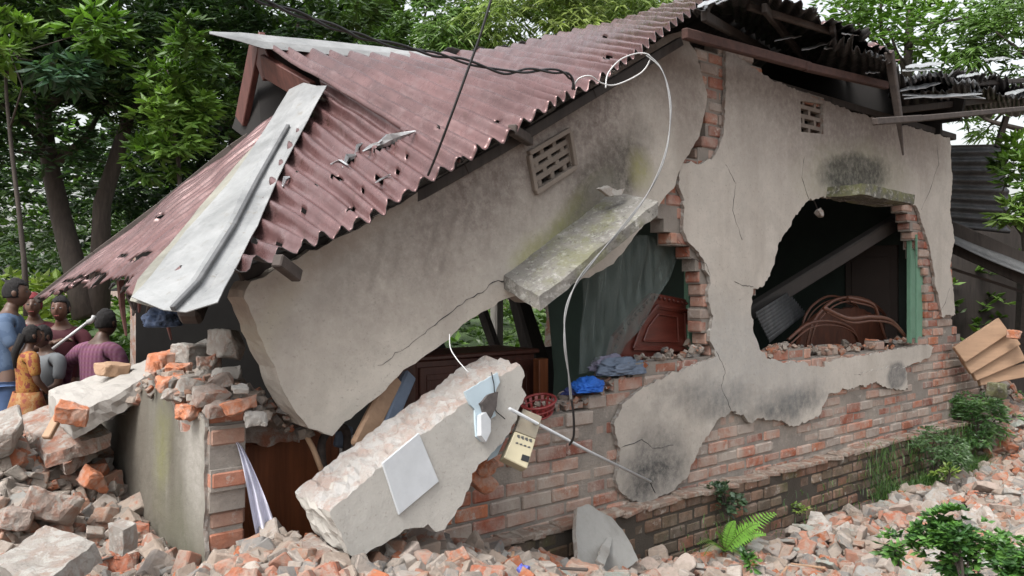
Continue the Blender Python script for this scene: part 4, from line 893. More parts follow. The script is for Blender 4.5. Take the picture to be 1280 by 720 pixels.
mb = MB(); mb.beam(fo(426, 560, -.2), fo(432, 532, -.22), .09, .04, up=tuple(N), ch=.01); part(mb, 'seat', M['greycloth'], chair)
mb = MB(); mb.tube([fo(382, 542, -.05), fo(392, 562, .0), fo(402, 588, .06)], .014, 8); part(mb, 'leg', M['tan'], chair, True)
# white cloth hanging at the stub
mb = MB(); nu, nv = 14, 26; vs = []
for i in range(nu + 1):
    for j in range(nv + 1):
        s = j / nv; t = i / nu; x = 296 + (338 - 296) * s ** .8 + (t - .5) * (4 + 34 * s - 8 * s ** 3); y = 552 + 132 * s
        vs.append(fo(x, y, .02 + .10 * s + .022 * math.sin(t * 13 + s * 3) * (.4 + s) + .01 * noise.noise(Vector((t * 5, s * 6, 1)))))
mb.add(vs, [(i * (nv + 1) + j, i * (nv + 1) + j + 1, (i + 1) * (nv + 1) + j + 1, (i + 1) * (nv + 1) + j) for i in range(nu) for j in range(nv)])
tag(mb.build('hanging_cloth', M['whitecloth'], smooth=True), 'white cloth hanging beside the brick end of the wall stub', 'cloth')
# dark debris, posts seen through the left opening
def stick(name, label, cat, a, b, w_, h_, m_, up=(0, 0, 1), taper=1.0, grp=None):
    mb = MB(); mb.beam(a, b, w_, h_, up=up, ch=min(w_, h_) * .15, taper=taper); return tag(mb.build(name, m_), label, cat, grp)
stick('leaning_post', 'dark post leaning across the rear gap', 'post', fo(597, 372, -3.4), fo(622, 442, -3.0), .10, .10, M['darkwood'], tuple(N))
stick('concrete_post', 'pale concrete post standing upright behind the house', 'post', fo(621, 450, -4.6), fo(621, 355, -4.6), .14, .14, M['conc'], tuple(N))
stick('leaning_post', 'thick charred post slanting from the canopy slab', 'post', fo(646, 366, -2.2), fo(672, 455, -2.0), .16, .14, M['darkwood'], tuple(N), 1.3)
rr = random.Random(2)
# ---- inside the right opening
stick('fallen_beam', 'long grey beam slanting across the right opening', 'beam', fo(925, 398, -.95), fo(1132, 270, -.28), .15, .12, flat('grey beam', (.07, .062, .058), .85, 0, .3, 4, .3), tuple(N))
mb = MB(); A_ = [fo(945, 405, -.5), fo(985, 375, -.9)]; n_ = 60; vs = []
for i in range(n_ + 1):
    t = i / n_; a = fo(944 + 18 * t, 392 + 36 * t, -.5 + .0 * t); b = fo(985 + 22 * t, 366 + 26 * t, -.75); nn = Vector((0, -.3, 1)).normalized() * .016 * math.sin(t * 2 * math.pi * 9); vs += [a + nn, b + nn]
mb.add(vs, [(2 * i, 2 * i + 1, 2 * i + 3, 2 * i + 2) for i in range(n_)]); o = tag(mb.build('loose_sheet', M['greysheet'], smooth=True), 'small dark corrugated sheet inside the right opening', 'metal sheet'); s = o.modifiers.new('t', 'SOLIDIFY'); s.thickness = .004
cane = thing('cane_sofa', 'brown bent cane sofa thrown over inside the right opening', 'sofa', fo(1060, 440, -.6))
def cpx(pts, r_, name, off=-.55): mb = MB(); mb.tube(spline([fo(a, b, off + .05 * math.sin(i)) for i, (a, b) in enumerate(pts)], 6), r_ * .7, 7); c2 = spline([fo(a + 3, b + 5, off + .05 * math.sin(i)) for i, (a, b) in enumerate(pts)], 6); mb.tube(c2, r_ * .4, 6); part(mb, name, M['rattan'], cane, True)
cpx([(1008, 436), (1018, 400), (1042, 376), (1070, 372), (1095, 382), (1113, 405), (1124, 436)], .024, 'arch_frame', -.42)
cpx([(1030, 385), (1060, 398), (1090, 396), (1115, 402), (1138, 430)], .03, 'arm_frame', -.12)
cpx([(1060, 372), (1090, 380), (1098, 398), (1105, 420), (1112, 436)], .024, 'arch_frame', -.25)
cpx([(985, 425), (1010, 405), (1040, 402), (1065, 412), (1075, 436)], .022, 'arm_frame', -.3)
cpx([(1000, 436), (1005, 400), (1018, 380), (1040, 370), (1068, 380), (1078, 400)], .018, 'arch_frame', -.6)
mb = MB(); sl = uz(1000, 440, -.8), uz(1120, 436, -.8)
prism(mb, [rag(U([(998, 440), (1004, 408), (1030, 388), (1070, 384), (1100, 396), (1122, 438)], -.5), .01, .06, 2)], .5, .54, 1, 0, 0, 0, 0); mb.v = [tuple(P0 + Matrix.Rotation(rad(40), 3, 'Z') @ Vector(v)) for v in mb.v]
part(mb, 'woven_back', wood('woven cane', (.11, .035, .018), .6, (.3, 1, .3)), cane)

# ================================================================ RUBBLE
def chunk(seed, dims, cuts=4, rough=.012, disp=.006):
    r = random.Random(seed); bm = bmesh.new(); bmesh.ops.create_cube(bm, size=1)
    for v in bm.verts: v.co = Vector((v.co.x * dims[0] * r.uniform(.85, 1.05), v.co.y * dims[1] * r.uniform(.85, 1.05), v.co.z * dims[2] * r.uniform(.85, 1.05)))
    for k in range(cuts):
        nrm = Vector((r.choice((-1, 1)) * r.uniform(.2, 1), r.choice((-1, 1)) * r.uniform(.1, 1), r.uniform(-.7, .7))).normalized()
        ext = sum(abs(nrm[i]) * dims[i] / 2 for i in range(3)); co = nrm * ext * r.uniform(.42, .85)
        res = bmesh.ops.bisect_plane(bm, geom=bm.verts[:] + bm.edges[:] + bm.faces[:], plane_co=co, plane_no=nrm, clear_outer=True)
        ed = [e for e in bm.edges if e.is_boundary]
        if ed: bmesh.ops.contextual_create(bm, geom=ed)
    bmesh.ops.bevel(bm, geom=bm.edges[:], offset=min(dims) * .07, segments=1, affect='EDGES')
    bmesh.ops.triangulate(bm, faces=bm.faces)
    mx = max(dims)
    for _ in range(3):
        es = [e for e in bm.edges if e.calc_length() > mx * .16]
        if es: bmesh.ops.subdivide_edges(bm, edges=es, cuts=1); bmesh.ops.triangulate(bm, faces=bm.faces)
    for v in bm.verts: v.co += noise.noise_vector(v.co * (9 / mx * .25) + Vector((seed, 0, 0))) * disp * 2.2 + noise.noise_vector(v.co * (30 / mx * .25)) * disp * .9
    return bm
def chmesh(name, seed, dims, m_, **k):
    bm = chunk(seed, dims, **k); me = bpy.data.meshes.new(name); bm.to_mesh(me); bm.free(); me.materials.append(m_); return me
BM = [chmesh('brick_chunk', i, (.21, .11, .08), M['rubble'], cuts=2 + i % 4) for i in range(16)] + [chmesh('brick_chunk', 40 + i, (.15, .12, .09), M['rubble'], cuts=4 + i % 3) for i in range(8)]
PM = [chmesh('plaster_chunk', 80 + i, (.20, .15, .035), M['plate'], cuts=4 + i % 3, disp=.004) for i in range(12)]
def instub(x, y):
    u, o = uo(x, y); return (-1.10 < u < -.80 and -2.0 < o < .06) or (o < .14 and u > -.84 and u < 7.6)
placed = []
def scatter(n, area, meshes, name, label, cat, grp, smin, smax, mind=.6, sink=.0, seed=1, lift=0):
    r = random.Random(seed); k = 0; tries = 0
    while k < n and tries < n * 60:
        tries += 1; p = area(r)
        if p is None: continue
        x, y = p
        if instub(x, y) or y < 2.2: continue
        z = H(x, y); px, py = pix((x, y, z + .05))
        if not (-40 < px < 1320 and 380 < py < 760): continue
        s = r.uniform(smin, smax) * (.8 if r.random() < .4 else 1)
        if any((x - a) ** 2 + (y - b) ** 2 < (mind * .12 * (s + c)) ** 2 for a, b, c in placed): continue
        placed.append((x, y, s)); me = r.choice(meshes); o = bpy.data.objects.new(name, me)
        o.location = (x, y, z + .03 * s + lift - sink); o.rotation_euler = (r.gauss(0, .45), r.gauss(0, .45), r.uniform(0, 6.28)); o.scale = (s * r.uniform(.85, 1.2), s * r.uniform(.85, 1.2), s * r.uniform(.9, 1.3))
        link(o); tag(o, label, cat, grp); k += 1
def A_left(r): return (r.uniform(-3.6, -1.05), r.uniform(2.6, 5.4))
def A_mid(r): u = r.uniform(-1.0, .55); return tuple(wp(u, r.uniform(.12, 1.1)))[:2]
def A_front(r): u = r.uniform(-.2, 2.6); return tuple(wp(u, r.uniform(.15, 1.1)))[:2]
def A_mound(r): return tuple(wp(r.gauss(8.1, .35), r.gauss(.2, .35)))[:2]
def A_right(r): u = r.uniform(2.4, 10.5); return tuple(wp(u, r.uniform(.3 if u < 8.4 else -2, 2.9)))[:2]
scatter(105, A_left, BM, 'brick_chunk', 'broken brick piece in the rubble heap left of the wall stub', 'brick rubble', 'broken bricks in the left heap', .6, 1.35, .62, seed=11)
scatter(45, A_mid, BM, 'brick_chunk', 'broken brick piece at the foot of the big leaning slab', 'brick rubble', 'broken bricks under the leaning slab', .6, 1.3, .6, seed=12)
scatter(50, A_front, BM, 'brick_chunk', 'broken brick piece along the foot of the plinth', 'brick rubble', 'broken bricks in front of the plinth', .6, 1.3, .6, seed=13)
scatter(100, A_right, BM, 'brick_chunk', 'broken brick piece in the rubble spread at the lower right', 'brick rubble', 'broken bricks in the right spread', .6, 1.35, .6, seed=14)
scatter(35, A_left, PM, 'plaster_chunk', 'broken plaster piece in the rubble heap left of the wall stub', 'plaster rubble', 'plaster pieces in the left heap', .7, 1.5, .5, seed=21, lift=.02)
scatter(22, A_mid, PM, 'plaster_chunk', 'broken plaster piece at the foot of the big leaning slab', 'plaster rubble', 'plaster pieces under the leaning slab', .5, 1.1, .5, seed=22, lift=.02)
scatter(30, A_front, PM, 'plaster_chunk', 'broken plaster piece along the foot of the plinth', 'plaster rubble', 'plaster pieces in front of the plinth', .6, 1.2, .5, seed=23, lift=.02)
scatter(130, A_right, PM, 'plaster_chunk', 'broken plaster piece in the rubble spread at the lower right', 'plaster rubble', 'plaster pieces in the right spread', .7, 1.6, .5, seed=24, lift=.02)
# small stuff nobody could count
base = []
for i in range(10):
    bm = chunk(200 + i, (.07, .05, .03 if i % 2 else .045), cuts=3 + i % 3, disp=.0); bmesh.ops.dissolve_limit(bm, angle_limit=.35, verts=bm.verts, edges=bm.edges)
    bmesh.ops.triangulate(bm, faces=bm.faces); bm.verts.index_update(); base.append(([v.co.copy() for v in bm.verts], [tuple(v.index for v in f.verts) for f in bm.faces])); bm.free()
RC = [(.33, .115, .055), (.30, .17, .115), (.29, .23, .185), (.34, .30, .265), (.20, .175, .15), (.33, .165, .115), (.18, .17, .16), (.34, .30, .265)]
def small(n, area, seed, name, lo=.5, hi=1.8, test=True, zf=None):
    r = random.Random(seed); mb = MB(); k = 0; tries = 0
    while k < n and tries < n * 20:
        tries += 1; x, y = area(r)
        if test and (instub(x, y) or y < 2.0): continue
        z = (zf or H)(x, y); px, py = pix((x, y, z))
        if not (-60 < px < 1340 and 380 < py < 780): continue
        vs, fs = r.choice(base); s = lo * .7 + (hi * 1.25 - lo) * r.random() ** 2.8; R = Euler((r.gauss(0, .6), r.gauss(0, .6), r.uniform(0, 6.28))).to_matrix(); c = Vector((x, y, z + .012 * s + r.uniform(0, .03)))
        cc = r.choice(RC); kk = r.uniform(.75, 1.15); mb.add([R @ (v * s) + c for v in vs], fs, 0, (cc[0] * kk, cc[1] * kk, cc[2] * kk)); k += 1
    return tag(mb.build(name, M['smallrub'], recenter=False), kind='stuff')
small(2600, A_left, 31, 'small_rubble'); small(1300, A_mid, 32, 'small_rubble'); small(1200, A_front, 33, 'small_rubble'); small(4200, A_right, 34, 'small_rubble', .6, 2.1)
small(700, A_mound, 35, 'small_rubble', .6, 2.0)
scatter(26, A_mound, BM, 'brick_chunk', 'broken brick piece in the mound under the tan boards', 'brick rubble', 'broken bricks under the boards', .6, 1.3, .45, seed=15)

# ================================================================ SLABS AND BRICKS ON AND BESIDE THE STUB
def obrick(nm): 
    m, nt, p = mat(nm); g = NT(nt); c = g.mix(g.ramp(g.noise(12, 6, .7), (.45, 0.0), (.6, .8)), (.46, .17, .085), (.46, .33, .27)); g.put(p.inputs['Base Color'], c); p.inputs['Roughness'].default_value = .95; g.bump(p, g.noise(40, 6, .75), .8, .015); return m
M['ob'] = obrick('orange brick')
def slabthing(name, label, cat, top, th_v, m_, n=6, amp=.012, seed=1, grp=None):
    mb = MB(); hexa(mb, top, [Vector(p) + th_v for p in top], n=n, amp=amp, sd=seed); return tag(mb.build(name, m_), label, cat, grp)
greenpl = plaster('pale green washed concrete', (), (.23, .285, .19), streak=.8)
mb = MB(); tp = [at(58, 492, 4.75), at(188, 436, 4.9), at(262, 428, 4.75), at(88, 520, 4.35)]
top = [at(58, 490, 4.8), at(258, 424, 5.2), at(262, 428, 4.55), at(88, 522, 4.3)]; dn = Vector((.01, .02, -.115))
hexa(mb, top, [p + dn for p in top], n=10, amp=.024, sd=3); o = tag(mb.build('lintel_slab', [M['conc'], greenpl]), 'long concrete slab with pale green top resting on the stub and the left heap', 'concrete slab')
for p_ in o.data.polygons:
    if p_.normal.z > .7: p_.material_index = 1
slabthing('concrete_slab', 'short grey concrete piece under the long green topped slab', 'concrete slab', [at(20, 520, 4.9), at(90, 498, 5.0), at(140, 540, 4.5), at(60, 568, 4.3)], Vector((0, 0, -.07)), M['broken'], 7, .022, 5)
slabthing('concrete_slab', 'slanting grey slab between the left heap and the wall stub', 'concrete slab', [at(62, 560, 4.6), at(122, 532, 4.9), at(138, 546, 4.7), at(80, 580, 4.3)], Vector((0, .02, -.07)), M['broken'], 7, .02, 6)
for (px, py, t, sz, ro, mk, lab, sd) in ((-8, 548, 4.3, (.34, .3, .16), (.3, -.3, .6), 'crust', 'pinkish wall chunk at the left edge of the rubble', 701), (64, 578, 4.1, (.26, .22, .15), (-.25, .35, .5), 'broken', 'square mortar crusted chunk below the orange brick lump', 702), (118, 590, 4.4, (.17, .12, .10), (.3, .5, 1.2), 'ob', 'orange faced brick half at the dark foot of the stub', 703),
                                     (20, 610, 3.9, (.2, .14, .1), (.2, .1, 2.1), 'broken', 'brick lump with mortar left of the square chunk', 704)):
    me = chmesh('masonry_chunk', sd, sz, M['ob' if mk == 'obx' else mk] if mk in M else M['broken'], cuts=3, disp=.008); o = bpy.data.objects.new('masonry_chunk', me); p = at(px, py, t); p.z = max(p.z - .0, H(p.x, p.y) + .04); p.z = min(p.z, H(p.x, p.y) + .16); o.location = p; o.rotation_euler = ro; link(o); tag(o, lab, 'wall fragment')
slabthing('masonry_chunk', 'wide flat mortar slab in the lower left corner', 'wall fragment', [at(-10, 705, 3.1), at(60, 655, 3.35), at(118, 680, 3.2), at(40, 735, 2.85)], Vector((.02, .02, -.08)), M['crust'], 6, .018, 9)
slabthing('masonry_chunk', 'greyish block lying at the bottom beside the brown cabinet', 'wall fragment', [at(335, 700, 3.35), at(388, 665, 3.6), at(414, 688, 3.45), at(370, 725, 3.2)], Vector((0, .02, -.12)), M['broken'], 4, .012, 10)
slabthing('masonry_chunk', 'upright pale block at the foot of the stub', 'wall fragment', [at(134, 655, 3.5), at(152, 648, 3.58), at(170, 652, 3.5), at(152, 662, 3.42)], Vector((0, .01, -.12)), M['crust'], 4, .01, 11)
# orange brick bat stuck under the green slab, wooden offcut
def bat(px, py, t, size, rot, m_, name, label, cat, seed=1, cuts=2):
    me = chmesh(name, seed, size, m_, cuts=cuts); o = bpy.data.objects.new(name, me); o.location = at(px, py, t); o.rotation_euler = rot; link(o); return tag(o, label, cat)
bat(90, 517, 4.22, (.17, .11, .10), (.2, .3, .5), M['ob'], 'brick_bat', 'orange brick lump below the near end of the green topped slab', 'brick', 3)
stick('wood_offcut', 'small pale wooden offcut below the green topped slab', 'wood', at(58, 548, 4.2), at(76, 515, 4.3), .05, .03, M['tan'])
bat(140, 462, 4.75, (.20, .13, .08), (0, .1, .6), M['tan'], 'broken_lump', 'tan broken lump lying on the green topped slab', 'rubble', 23, 5)
# pieces lying on top of the stub
spec = [(205, 450, 4.35, (.17, .11, .08), 'ob', 'red brick wedged at the head of the green topped slab'), (222, 465, 4.1, (.12, .1, .08), 'ob', 'orange brick on top of the stub, left of the grey mortar lump'), (212, 480, 3.95, (.13, .10, .08), 'ob', 'darker red brick at the top left of the stub face'),
        (243, 443, 4.4, (.16, .2, .12), 'crust', 'grey mortar lump on top of the stub'), (240, 487, 3.85, (.15, .12, .08), 'crust', 'pale plaster covered piece on the near top of the stub'), (285, 430, 4.2, (.24, .12, .15), 'crust', 'large grey brown chunk against the panel edge'),
        (262, 455, 4.2, (.12, .1, .08), 'broken', 'small mortared piece in the middle of the stub top'), (265, 495, 3.68, (.17, .12, .07), 'broken', 'orange and mortar brick pair at the corner of the stub'), (300, 507, 3.62, (.17, .13, .06), 'ob', 'curved orange brick edge jutting at the right of the stub'),
        (300, 487, 3.55, (.13, .07, .03), 'plain', 'flat grey tile piece lying on the orange brick edge'), (272, 478, 3.8, (.12, .09, .06), 'broken', 'jagged mortar piece behind the flat tile piece'), (236, 515, 3.7, (.11, .08, .07), 'ob', 'small red brick broken out of the upper stub face'),
        (283, 467, 3.95, (.14, .1, .06), 'conc', 'dark grey wedge of concrete beside the panel edge'), (320, 522, 3.6, (.10, .08, .05), 'conc', 'small dark stone under the left corner of the panel'), (196, 462, 4.3, (.12, .1, .08), 'ob', 'orange brick at the back left of the stub top'),
        (218, 495, 3.8, (.1, .09, .05), 'crust', 'small pale flake on the stub shoulder'), (255, 472, 4.0, (.1, .08, .06), 'crust', 'pale wedge in the centre of the stub pile'), (277, 510, 3.62, (.15, .1, .06), 'broken', 'crumbling piece over the brick end of the stub')]
rr = random.Random(77)
for i, (px, py, t, sz, mk, lab) in enumerate(spec):
    bat(px, py, t, sz, (rr.uniform(-.3, .3), rr.uniform(-.3, .3), rr.uniform(0, 3)), M.get(mk, M['conc']), 'masonry_piece', lab, 'rubble', 300 + i, 2 + i % 3)
# small crumbs on stub top, sills and low wall
def crumbs(n, f, seed, lo=.4, hi=1.4, name='small_rubble'):
    r = random.Random(seed); mb = MB()
    for _ in range(n):
        p = f(r); vs, fs = r.choice(base); s = lo + (hi - lo) * r.random() ** 2; R = Euler((r.gauss(0, .6), r.gauss(0, .6), r.uniform(0, 6.28))).to_matrix(); cc = r.choice(RC); kk = r.uniform(.75, 1.15)
        mb.add([R @ (v * s) + p for v in vs], fs, 0, (cc[0] * kk, cc[1] * kk, cc[2] * kk))
    return tag(mb.build(name, M['smallrub'], recenter=False), kind='stuff')
def f_stub(r):
    o = -r.uniform(.05, 1.2); u = r.uniform(-1.08, -.62) if r.random() < .7 else r.uniform(-.8, -.5); return wp(u, o, float(np.interp(-o, [0, .6, 1.2], [1.02, 1.12, .95])) + r.uniform(-.03, .07) - max(0, u + .82) * .5)
crumbs(420, f_stub, 41)
mb = MB(); 
stk = [(-.2, -.35, 1.0), (-.55, -.5, 1.02), (-.9, -.5, 1.0)]
slabthing('masonry_chunk', 'rough brick mass behind the stub, under the panel corner', 'wall fragment', [wp(-.85, -1.2, .98), wp(-.5, -1.15, .95), wp(-.5, -.25, .92), wp(-.85, -.25, .98)], Vector((.03, 0, -.14)), M['broken'], 6, .03, 15)
topline = [(655, 521), (700, 511), (745, 501), (775, 477), (800, 457), (850, 449), (890, 436)]
def f_low(r):
    i = r.randrange(len(topline) - 1); t = r.random(); x = topline[i][0] * (1 - t) + topline[i + 1][0] * t; y = topline[i][1] * (1 - t) + topline[i + 1][1] * t; p = fo(x, y, -.02); return p - N * r.uniform(0, .2) + Vector((0, 0, r.uniform(-.01, .05)))
crumbs(150, f_low, 42, .3, 1.1)
def f_sill(r): x = r.uniform(962, 1155); y = float(np.interp(x, [960, 985, 1020, 1075, 1130, 1157], [448, 437, 441, 439, 432, 424])); p = fo(x, y, -.02); return p - N * r.uniform(0, .2) + Vector((0, 0, r.uniform(-.01, .05)))
crumbs(130, f_sill, 43, .4, 1.3)
loose = [(1090, 430, -.05, (.19, .11, .10), 'ob', 'whole orange brick sitting on the sill of the right opening'), (985, 442, -.1, (.22, .12, .09), 'crust', 'pale chunk at the left end of the right sill'), (1022, 438, -.1, (.18, .12, .07), 'broken', 'pink mortared chunk in the middle of the right sill'),
         (1048, 438, -.08, (.24, .08, .06), 'crust', 'long slanted mortar piece on the right sill'), (1125, 430, -.1, (.25, .12, .06), 'crust', 'grey mortar bed piece beside the green jamb'), (690, 517, -.05, (.17, .1, .05), 'crust', 'pale mortar piece right of the red basket'),
         (735, 498, .0, (.2, .12, .06), 'ob', 'orange brick under the bright blue garment'), (770, 482, -.02, (.18, .12, .07), 'broken', 'brick piece right of the bright blue garment'), (800, 466, -.05, (.2, .1, .07), 'ob', 'dull red brick below the grey clothes'), (825, 458, -.02, (.24, .13, .10), 'crust', 'large mortar lump on the low wall near the headboard'),
         (862, 447, -.03, (.2, .12, .07), 'crust', 'mortar lump under the lower right corner of the headboard'), (780, 496, .01, (.22, .1, .05), 'crust', 'flat mortar piece on the step of the low wall'), (712, 506, .0, (.15, .11, .05), 'broken', 'orange tinted piece behind the hanging cable')]
for i, (px, py, of, sz, mk, lab) in enumerate(loose):
    p = fo(px, py, of - .1); me = chmesh('masonry_piece', 400 + i, sz, M[mk], cuts=1 + i % 3); o = bpy.data.objects.new('masonry_piece', me); o.location = p; o.rotation_euler = (rr.uniform(-.15, .15), rr.uniform(-.15, .15), rad(40) + rr.uniform(-.4, .4)); link(o); tag(o, lab, 'rubble')
# hanging plaster lump in right opening
bat(1024, 264, 1, (.11, .06, .07), (0, .5, .8), M['crust'], 'hanging_lump', 'pale plaster lump dangling at the top left of the right opening', 'rubble', 501, 3).location = fo(1024, 265, -.05)
mb = MB(); mb.tube([fo(1012, 246, -.08), fo(1018, 252, -.06), fo(1022, 262, -.05)], .006, 5); tag(mb.build('bent_rod', M['darkwood']), 'bent rod holding the dangling plaster lump', 'rod')
# broken plaster plates leaning on the plinth
def leaf_plate(px, off0, off1, name, label, m_, th=.035, seed=1):
    p0 = fo(px[0][0], px[0][1], off0); mb = MB(); ys = [p[1] for p in px]; y0, y1 = min(ys), max(ys)
    uvp, bkp, _ = plane_map(fo(px[0][0], y1, off1), fo(px[0][0] + 60, y1, off1), fo(px[0][0], y0, off0))
    prism(mb, [rag([uvp(*p) for p in px], .005, .03, seed)], 0, th, 2, .003, 0, 1, 0, fn=lambda x, y, z: tuple(bkp(x, z, y)), seed=seed); return tag(mb.build(name, [m_, M['crust']]), label, 'wall fragment')
gp = plaster('grey stained plate', [], (.27, .265, .25), streak=.9)
leaf_plate([(722, 702), (720, 660), (722, 634), (736, 630), (752, 640), (764, 646), (778, 662), (790, 682), (798, 700), (776, 715), (740, 716)], .12, .42, 'plaster_plate', 'grey plaster plate leaning against the plinth', gp, seed=2)
leaf_plate([(746, 700), (752, 682), (766, 664), (762, 690), (756, 706)], .22, .48, 'plaster_plate', 'small fin shaped flake in front of the grey plaster plate', gp, .02, 3)
bat(520, 685, 3.95, (.30, .16, .10), (.2, -.5, .9), M['broken'], 'brick_mass', 'mortared brick mass under the lower edge of the leaning slab', 'rubble', 601, 3)
bat(600, 575, 1, (.12, .1, .10), (.3, .2, .7), M['ob'], 'brick_bat', 'orange brick peeping out behind the right edge of the leaning slab', 'brick', 602, 2).location = fo(607, 582, .2)
bat(563, 600, 1, (.2, .1, .1), (.1, .7, .7), M['ob'], 'brick_bat', 'red brick end under the leaning slab', 'brick', 603, 2).location = fo(598, 598, .16)
bat(535, 712, 3.6, (.28, .05, .04), (0, 0, .3), M['tan'], 'wood_offcut', 'yellowish strip of wood in the rubble at bottom centre', 'wood', 604, 1)
bat(655, 712, 3.75, (.05, .03, .04), (0, .3, .5), flat('blue print', (.10, .12, .45), .5, 0, .4, 30, 0), 'paper_scrap', 'tiny blue and white packet in the rubble', 'packet', 605, 2)

# ================================================================ RIGHT BACKGROUND SHED AND BOARDS
sh = thing('tin_shed', 'dark tumbledown tin and timber shed beyond the right end of the house', 'shed', at(1240, 470, 11.5))
def cor_flat(name, quad, n_, amp, m_, th, holes=0, jag=0, seed=1, label=None):
    a, b, c, d = quad; nu = n_ * 8; nv = 10; mb = MB(); r = random.Random(seed); nr = (b - a).cross(d - a).normalized(); vs = []
    for i in range(nv + 1):
        for j in range(nu + 1):
            t = j / nu; s = i / nv; e0 = jag * noise.noise(Vector((t * 9, seed, 0))); e1 = jag * noise.noise(Vector((t * 9, seed, 5)))
            s2 = e0 * (1 - s) + (1 + e1) * s
            p = (a * (1 - t) + d * t) * (1 - s2) + (b * (1 - t) + c * t) * s2; vs.append(p + nr * (amp * math.sin(2 * math.pi * n_ * t) + .02 * noise.noise(p * 3)))
    mb.add(vs, [(i * (nu + 1) + j, i * (nu + 1) + j + 1, (i + 1) * (nu + 1) + j + 1, (i + 1) * (nu + 1) + j) for i in range(nv) for j in range(nu)])
    o = part(mb, name, m_, th, True, label); s = o.modifiers.new('t', 'SOLIDIFY'); s.thickness = .004; return o
cor_flat('tin_wall', (at(1180, 182, 10.2), at(1258, 180, 10.6), at(1262, 292, 10.6), at(1180, 284, 10.2)), 9, .022, sheetmat('sooty tin', (.045, .045, .048), (.03, .025, .02), (.085, .085, .09), .5), sh, jag=.05)
cor_flat('tin_roof', (at(1180, 282, 10.0), at(1300, 322, 9.4), at(1300, 352, 9.0), at(1180, 300, 9.6)), 3, .02, M['greysheet'], sh, seed=4)
mb = MB(); mb.beam(at(1180, 292, 9.8), at(1300, 345, 9.2), .08, .35, ch=.01); part(mb, 'thatch_edge', M['darkwood'], sh)
mb = MB(); hexa(mb, [at(1180, 250, 12.3), at(1330, 290, 12.3), at(1330, 290, 12.5), at(1180, 250, 12.5)], [at(1180, 500, 12.3), at(1330, 500, 12.3), at(1330, 500, 12.5), at(1180, 500, 12.5)], n=3, amp=.01); part(mb, 'rear_boards', M['darkwood'], sh)
mb = MB(); mb.beam(at(1275, 470, 10.2), at(1282, 330, 10.2), .12, .12); part(mb, 'post', M['oldwood'], sh)
mb = MB(); mb.beam(at(1190, 336, 10), at(1300, 372, 9.6), .035, .035); part(mb, 'batten', M['oldwood'], sh)
mb = MB(); mb.beam(at(1246, 184, 10.3), at(1258, 146, 10.3), .06, .06, up=(0, 1, 0)); part(mb, 'stay', M['oldwood'], sh)
mb = MB(); hexa(mb, [at(1300, 300, 11.5), at(1390, 330, 9), at(1400, 330, 9), at(1310, 300, 11.5)], [at(1300, 520, 11.5), at(1390, 600, 9), at(1400, 600, 9), at(1310, 520, 11.5)], n=3, amp=.01); part(mb, 'side_boards', M['darkwood'], sh)
bl_ = [((1198, 444), (1254, 407), 'topmost of the fan of tan boards at the right end of the wall'), ((1206, 458), (1268, 421), 'second tan board from the top of the fan'), ((1214, 466), (1276, 440), 'third tan board in the fan, lying flatter'), ((1222, 474), (1286, 462), 'lowest and flattest tan board in the fan')]
for i, (a, b, lab) in enumerate(bl_):
    mb = MB(); pa = at(*a, 8.75 + .04 * i); pb = at(*b, 8.85 + .04 * i); mb.beam(pa, pb, .05, .20 if i < 3 else .15, up=(0, .25, 1), ch=.006); bevel(tag(mb.build('tan_board', M['tan']), lab, 'board'), .004)
def small_props(px, py, t, s, m_, name, lab): return bat(px, py, t, s, (0, .1, .4), m_, name, lab, 'rubble', int(px), 4)
small_props(1268, 418, 8.7, (.15, .12, .1), M['ob'], 'brick_bat', 'red brick lying behind the fan of tan boards')
small_props(1248, 488, 8.5, (.22, .16, .16), M['mossc2'], 'grey_stone', 'grey stone under the fan of tan boards')

# ================================================================ FOLIAGE
def leaves(centers, dirs, size, per, cols, r, droop=.5, wid=.36, fold=.12, name='crown', spread=1.1):
    """rosettes of pointed leaves; returns verts, faces, colours"""
    V = []; C = []; n = len(centers)
    for i in range(n):
        c = centers[i]; d = dirs[i]; base_c = cols[i]
        for k in range(per):
            az = r.uniform(0, 2 * math.pi); up = r.uniform(-.25, .9)
            l = np.array([math.cos(az) * spread, math.sin(az) * spread, up]) + d * .7; l /= np.linalg.norm(l) + 1e-9
            L = size * r.uniform(.6, 1.2); side = np.cross(l, [0, 0, 1]); side /= np.linalg.norm(side) + 1e-6; side = side + np.array([0, 0, r.uniform(-.7, .7)]); side /= np.linalg.norm(side); w_ = L * wid * .5
            o = c + l * L * .12; m_ = o + l * L * .5; t = o + l * L * .98 - np.array([0, 0, droop * L * .35]); m2 = m_ - np.array([0, 0, droop * L * .05])
            V += [o, m2 + side * w_ - np.array([0, 0, fold * L]), t, m2 - side * w_ - np.array([0, 0, fold * L]), m2]
            kk = r.uniform(.75, 1.3); C += [(base_c[0] * kk, base_c[1] * kk, base_c[2] * kk)] * 5
    V = np.array(V); m_ = len(V) // 5; f = []
    for i in range(m_): b = i * 5; f += [(b, b + 1, b + 4), (b + 1, b + 2, b + 4), (b + 2, b + 3, b + 4), (b + 3, b, b + 4)]
    return V, f, C
LM = M['leaf']
def crownmesh(V, f, C, name, parent, loc):
    mb = MB(); mb.v = (V - np.array(loc)).tolist(); mb.f = f; mb.m = [0] * len(f); mb.c = C
    if parent is None: o = mb.build(name, LM, recenter=False); o.location = loc; return o
    return mb.build(name, LM, parent)
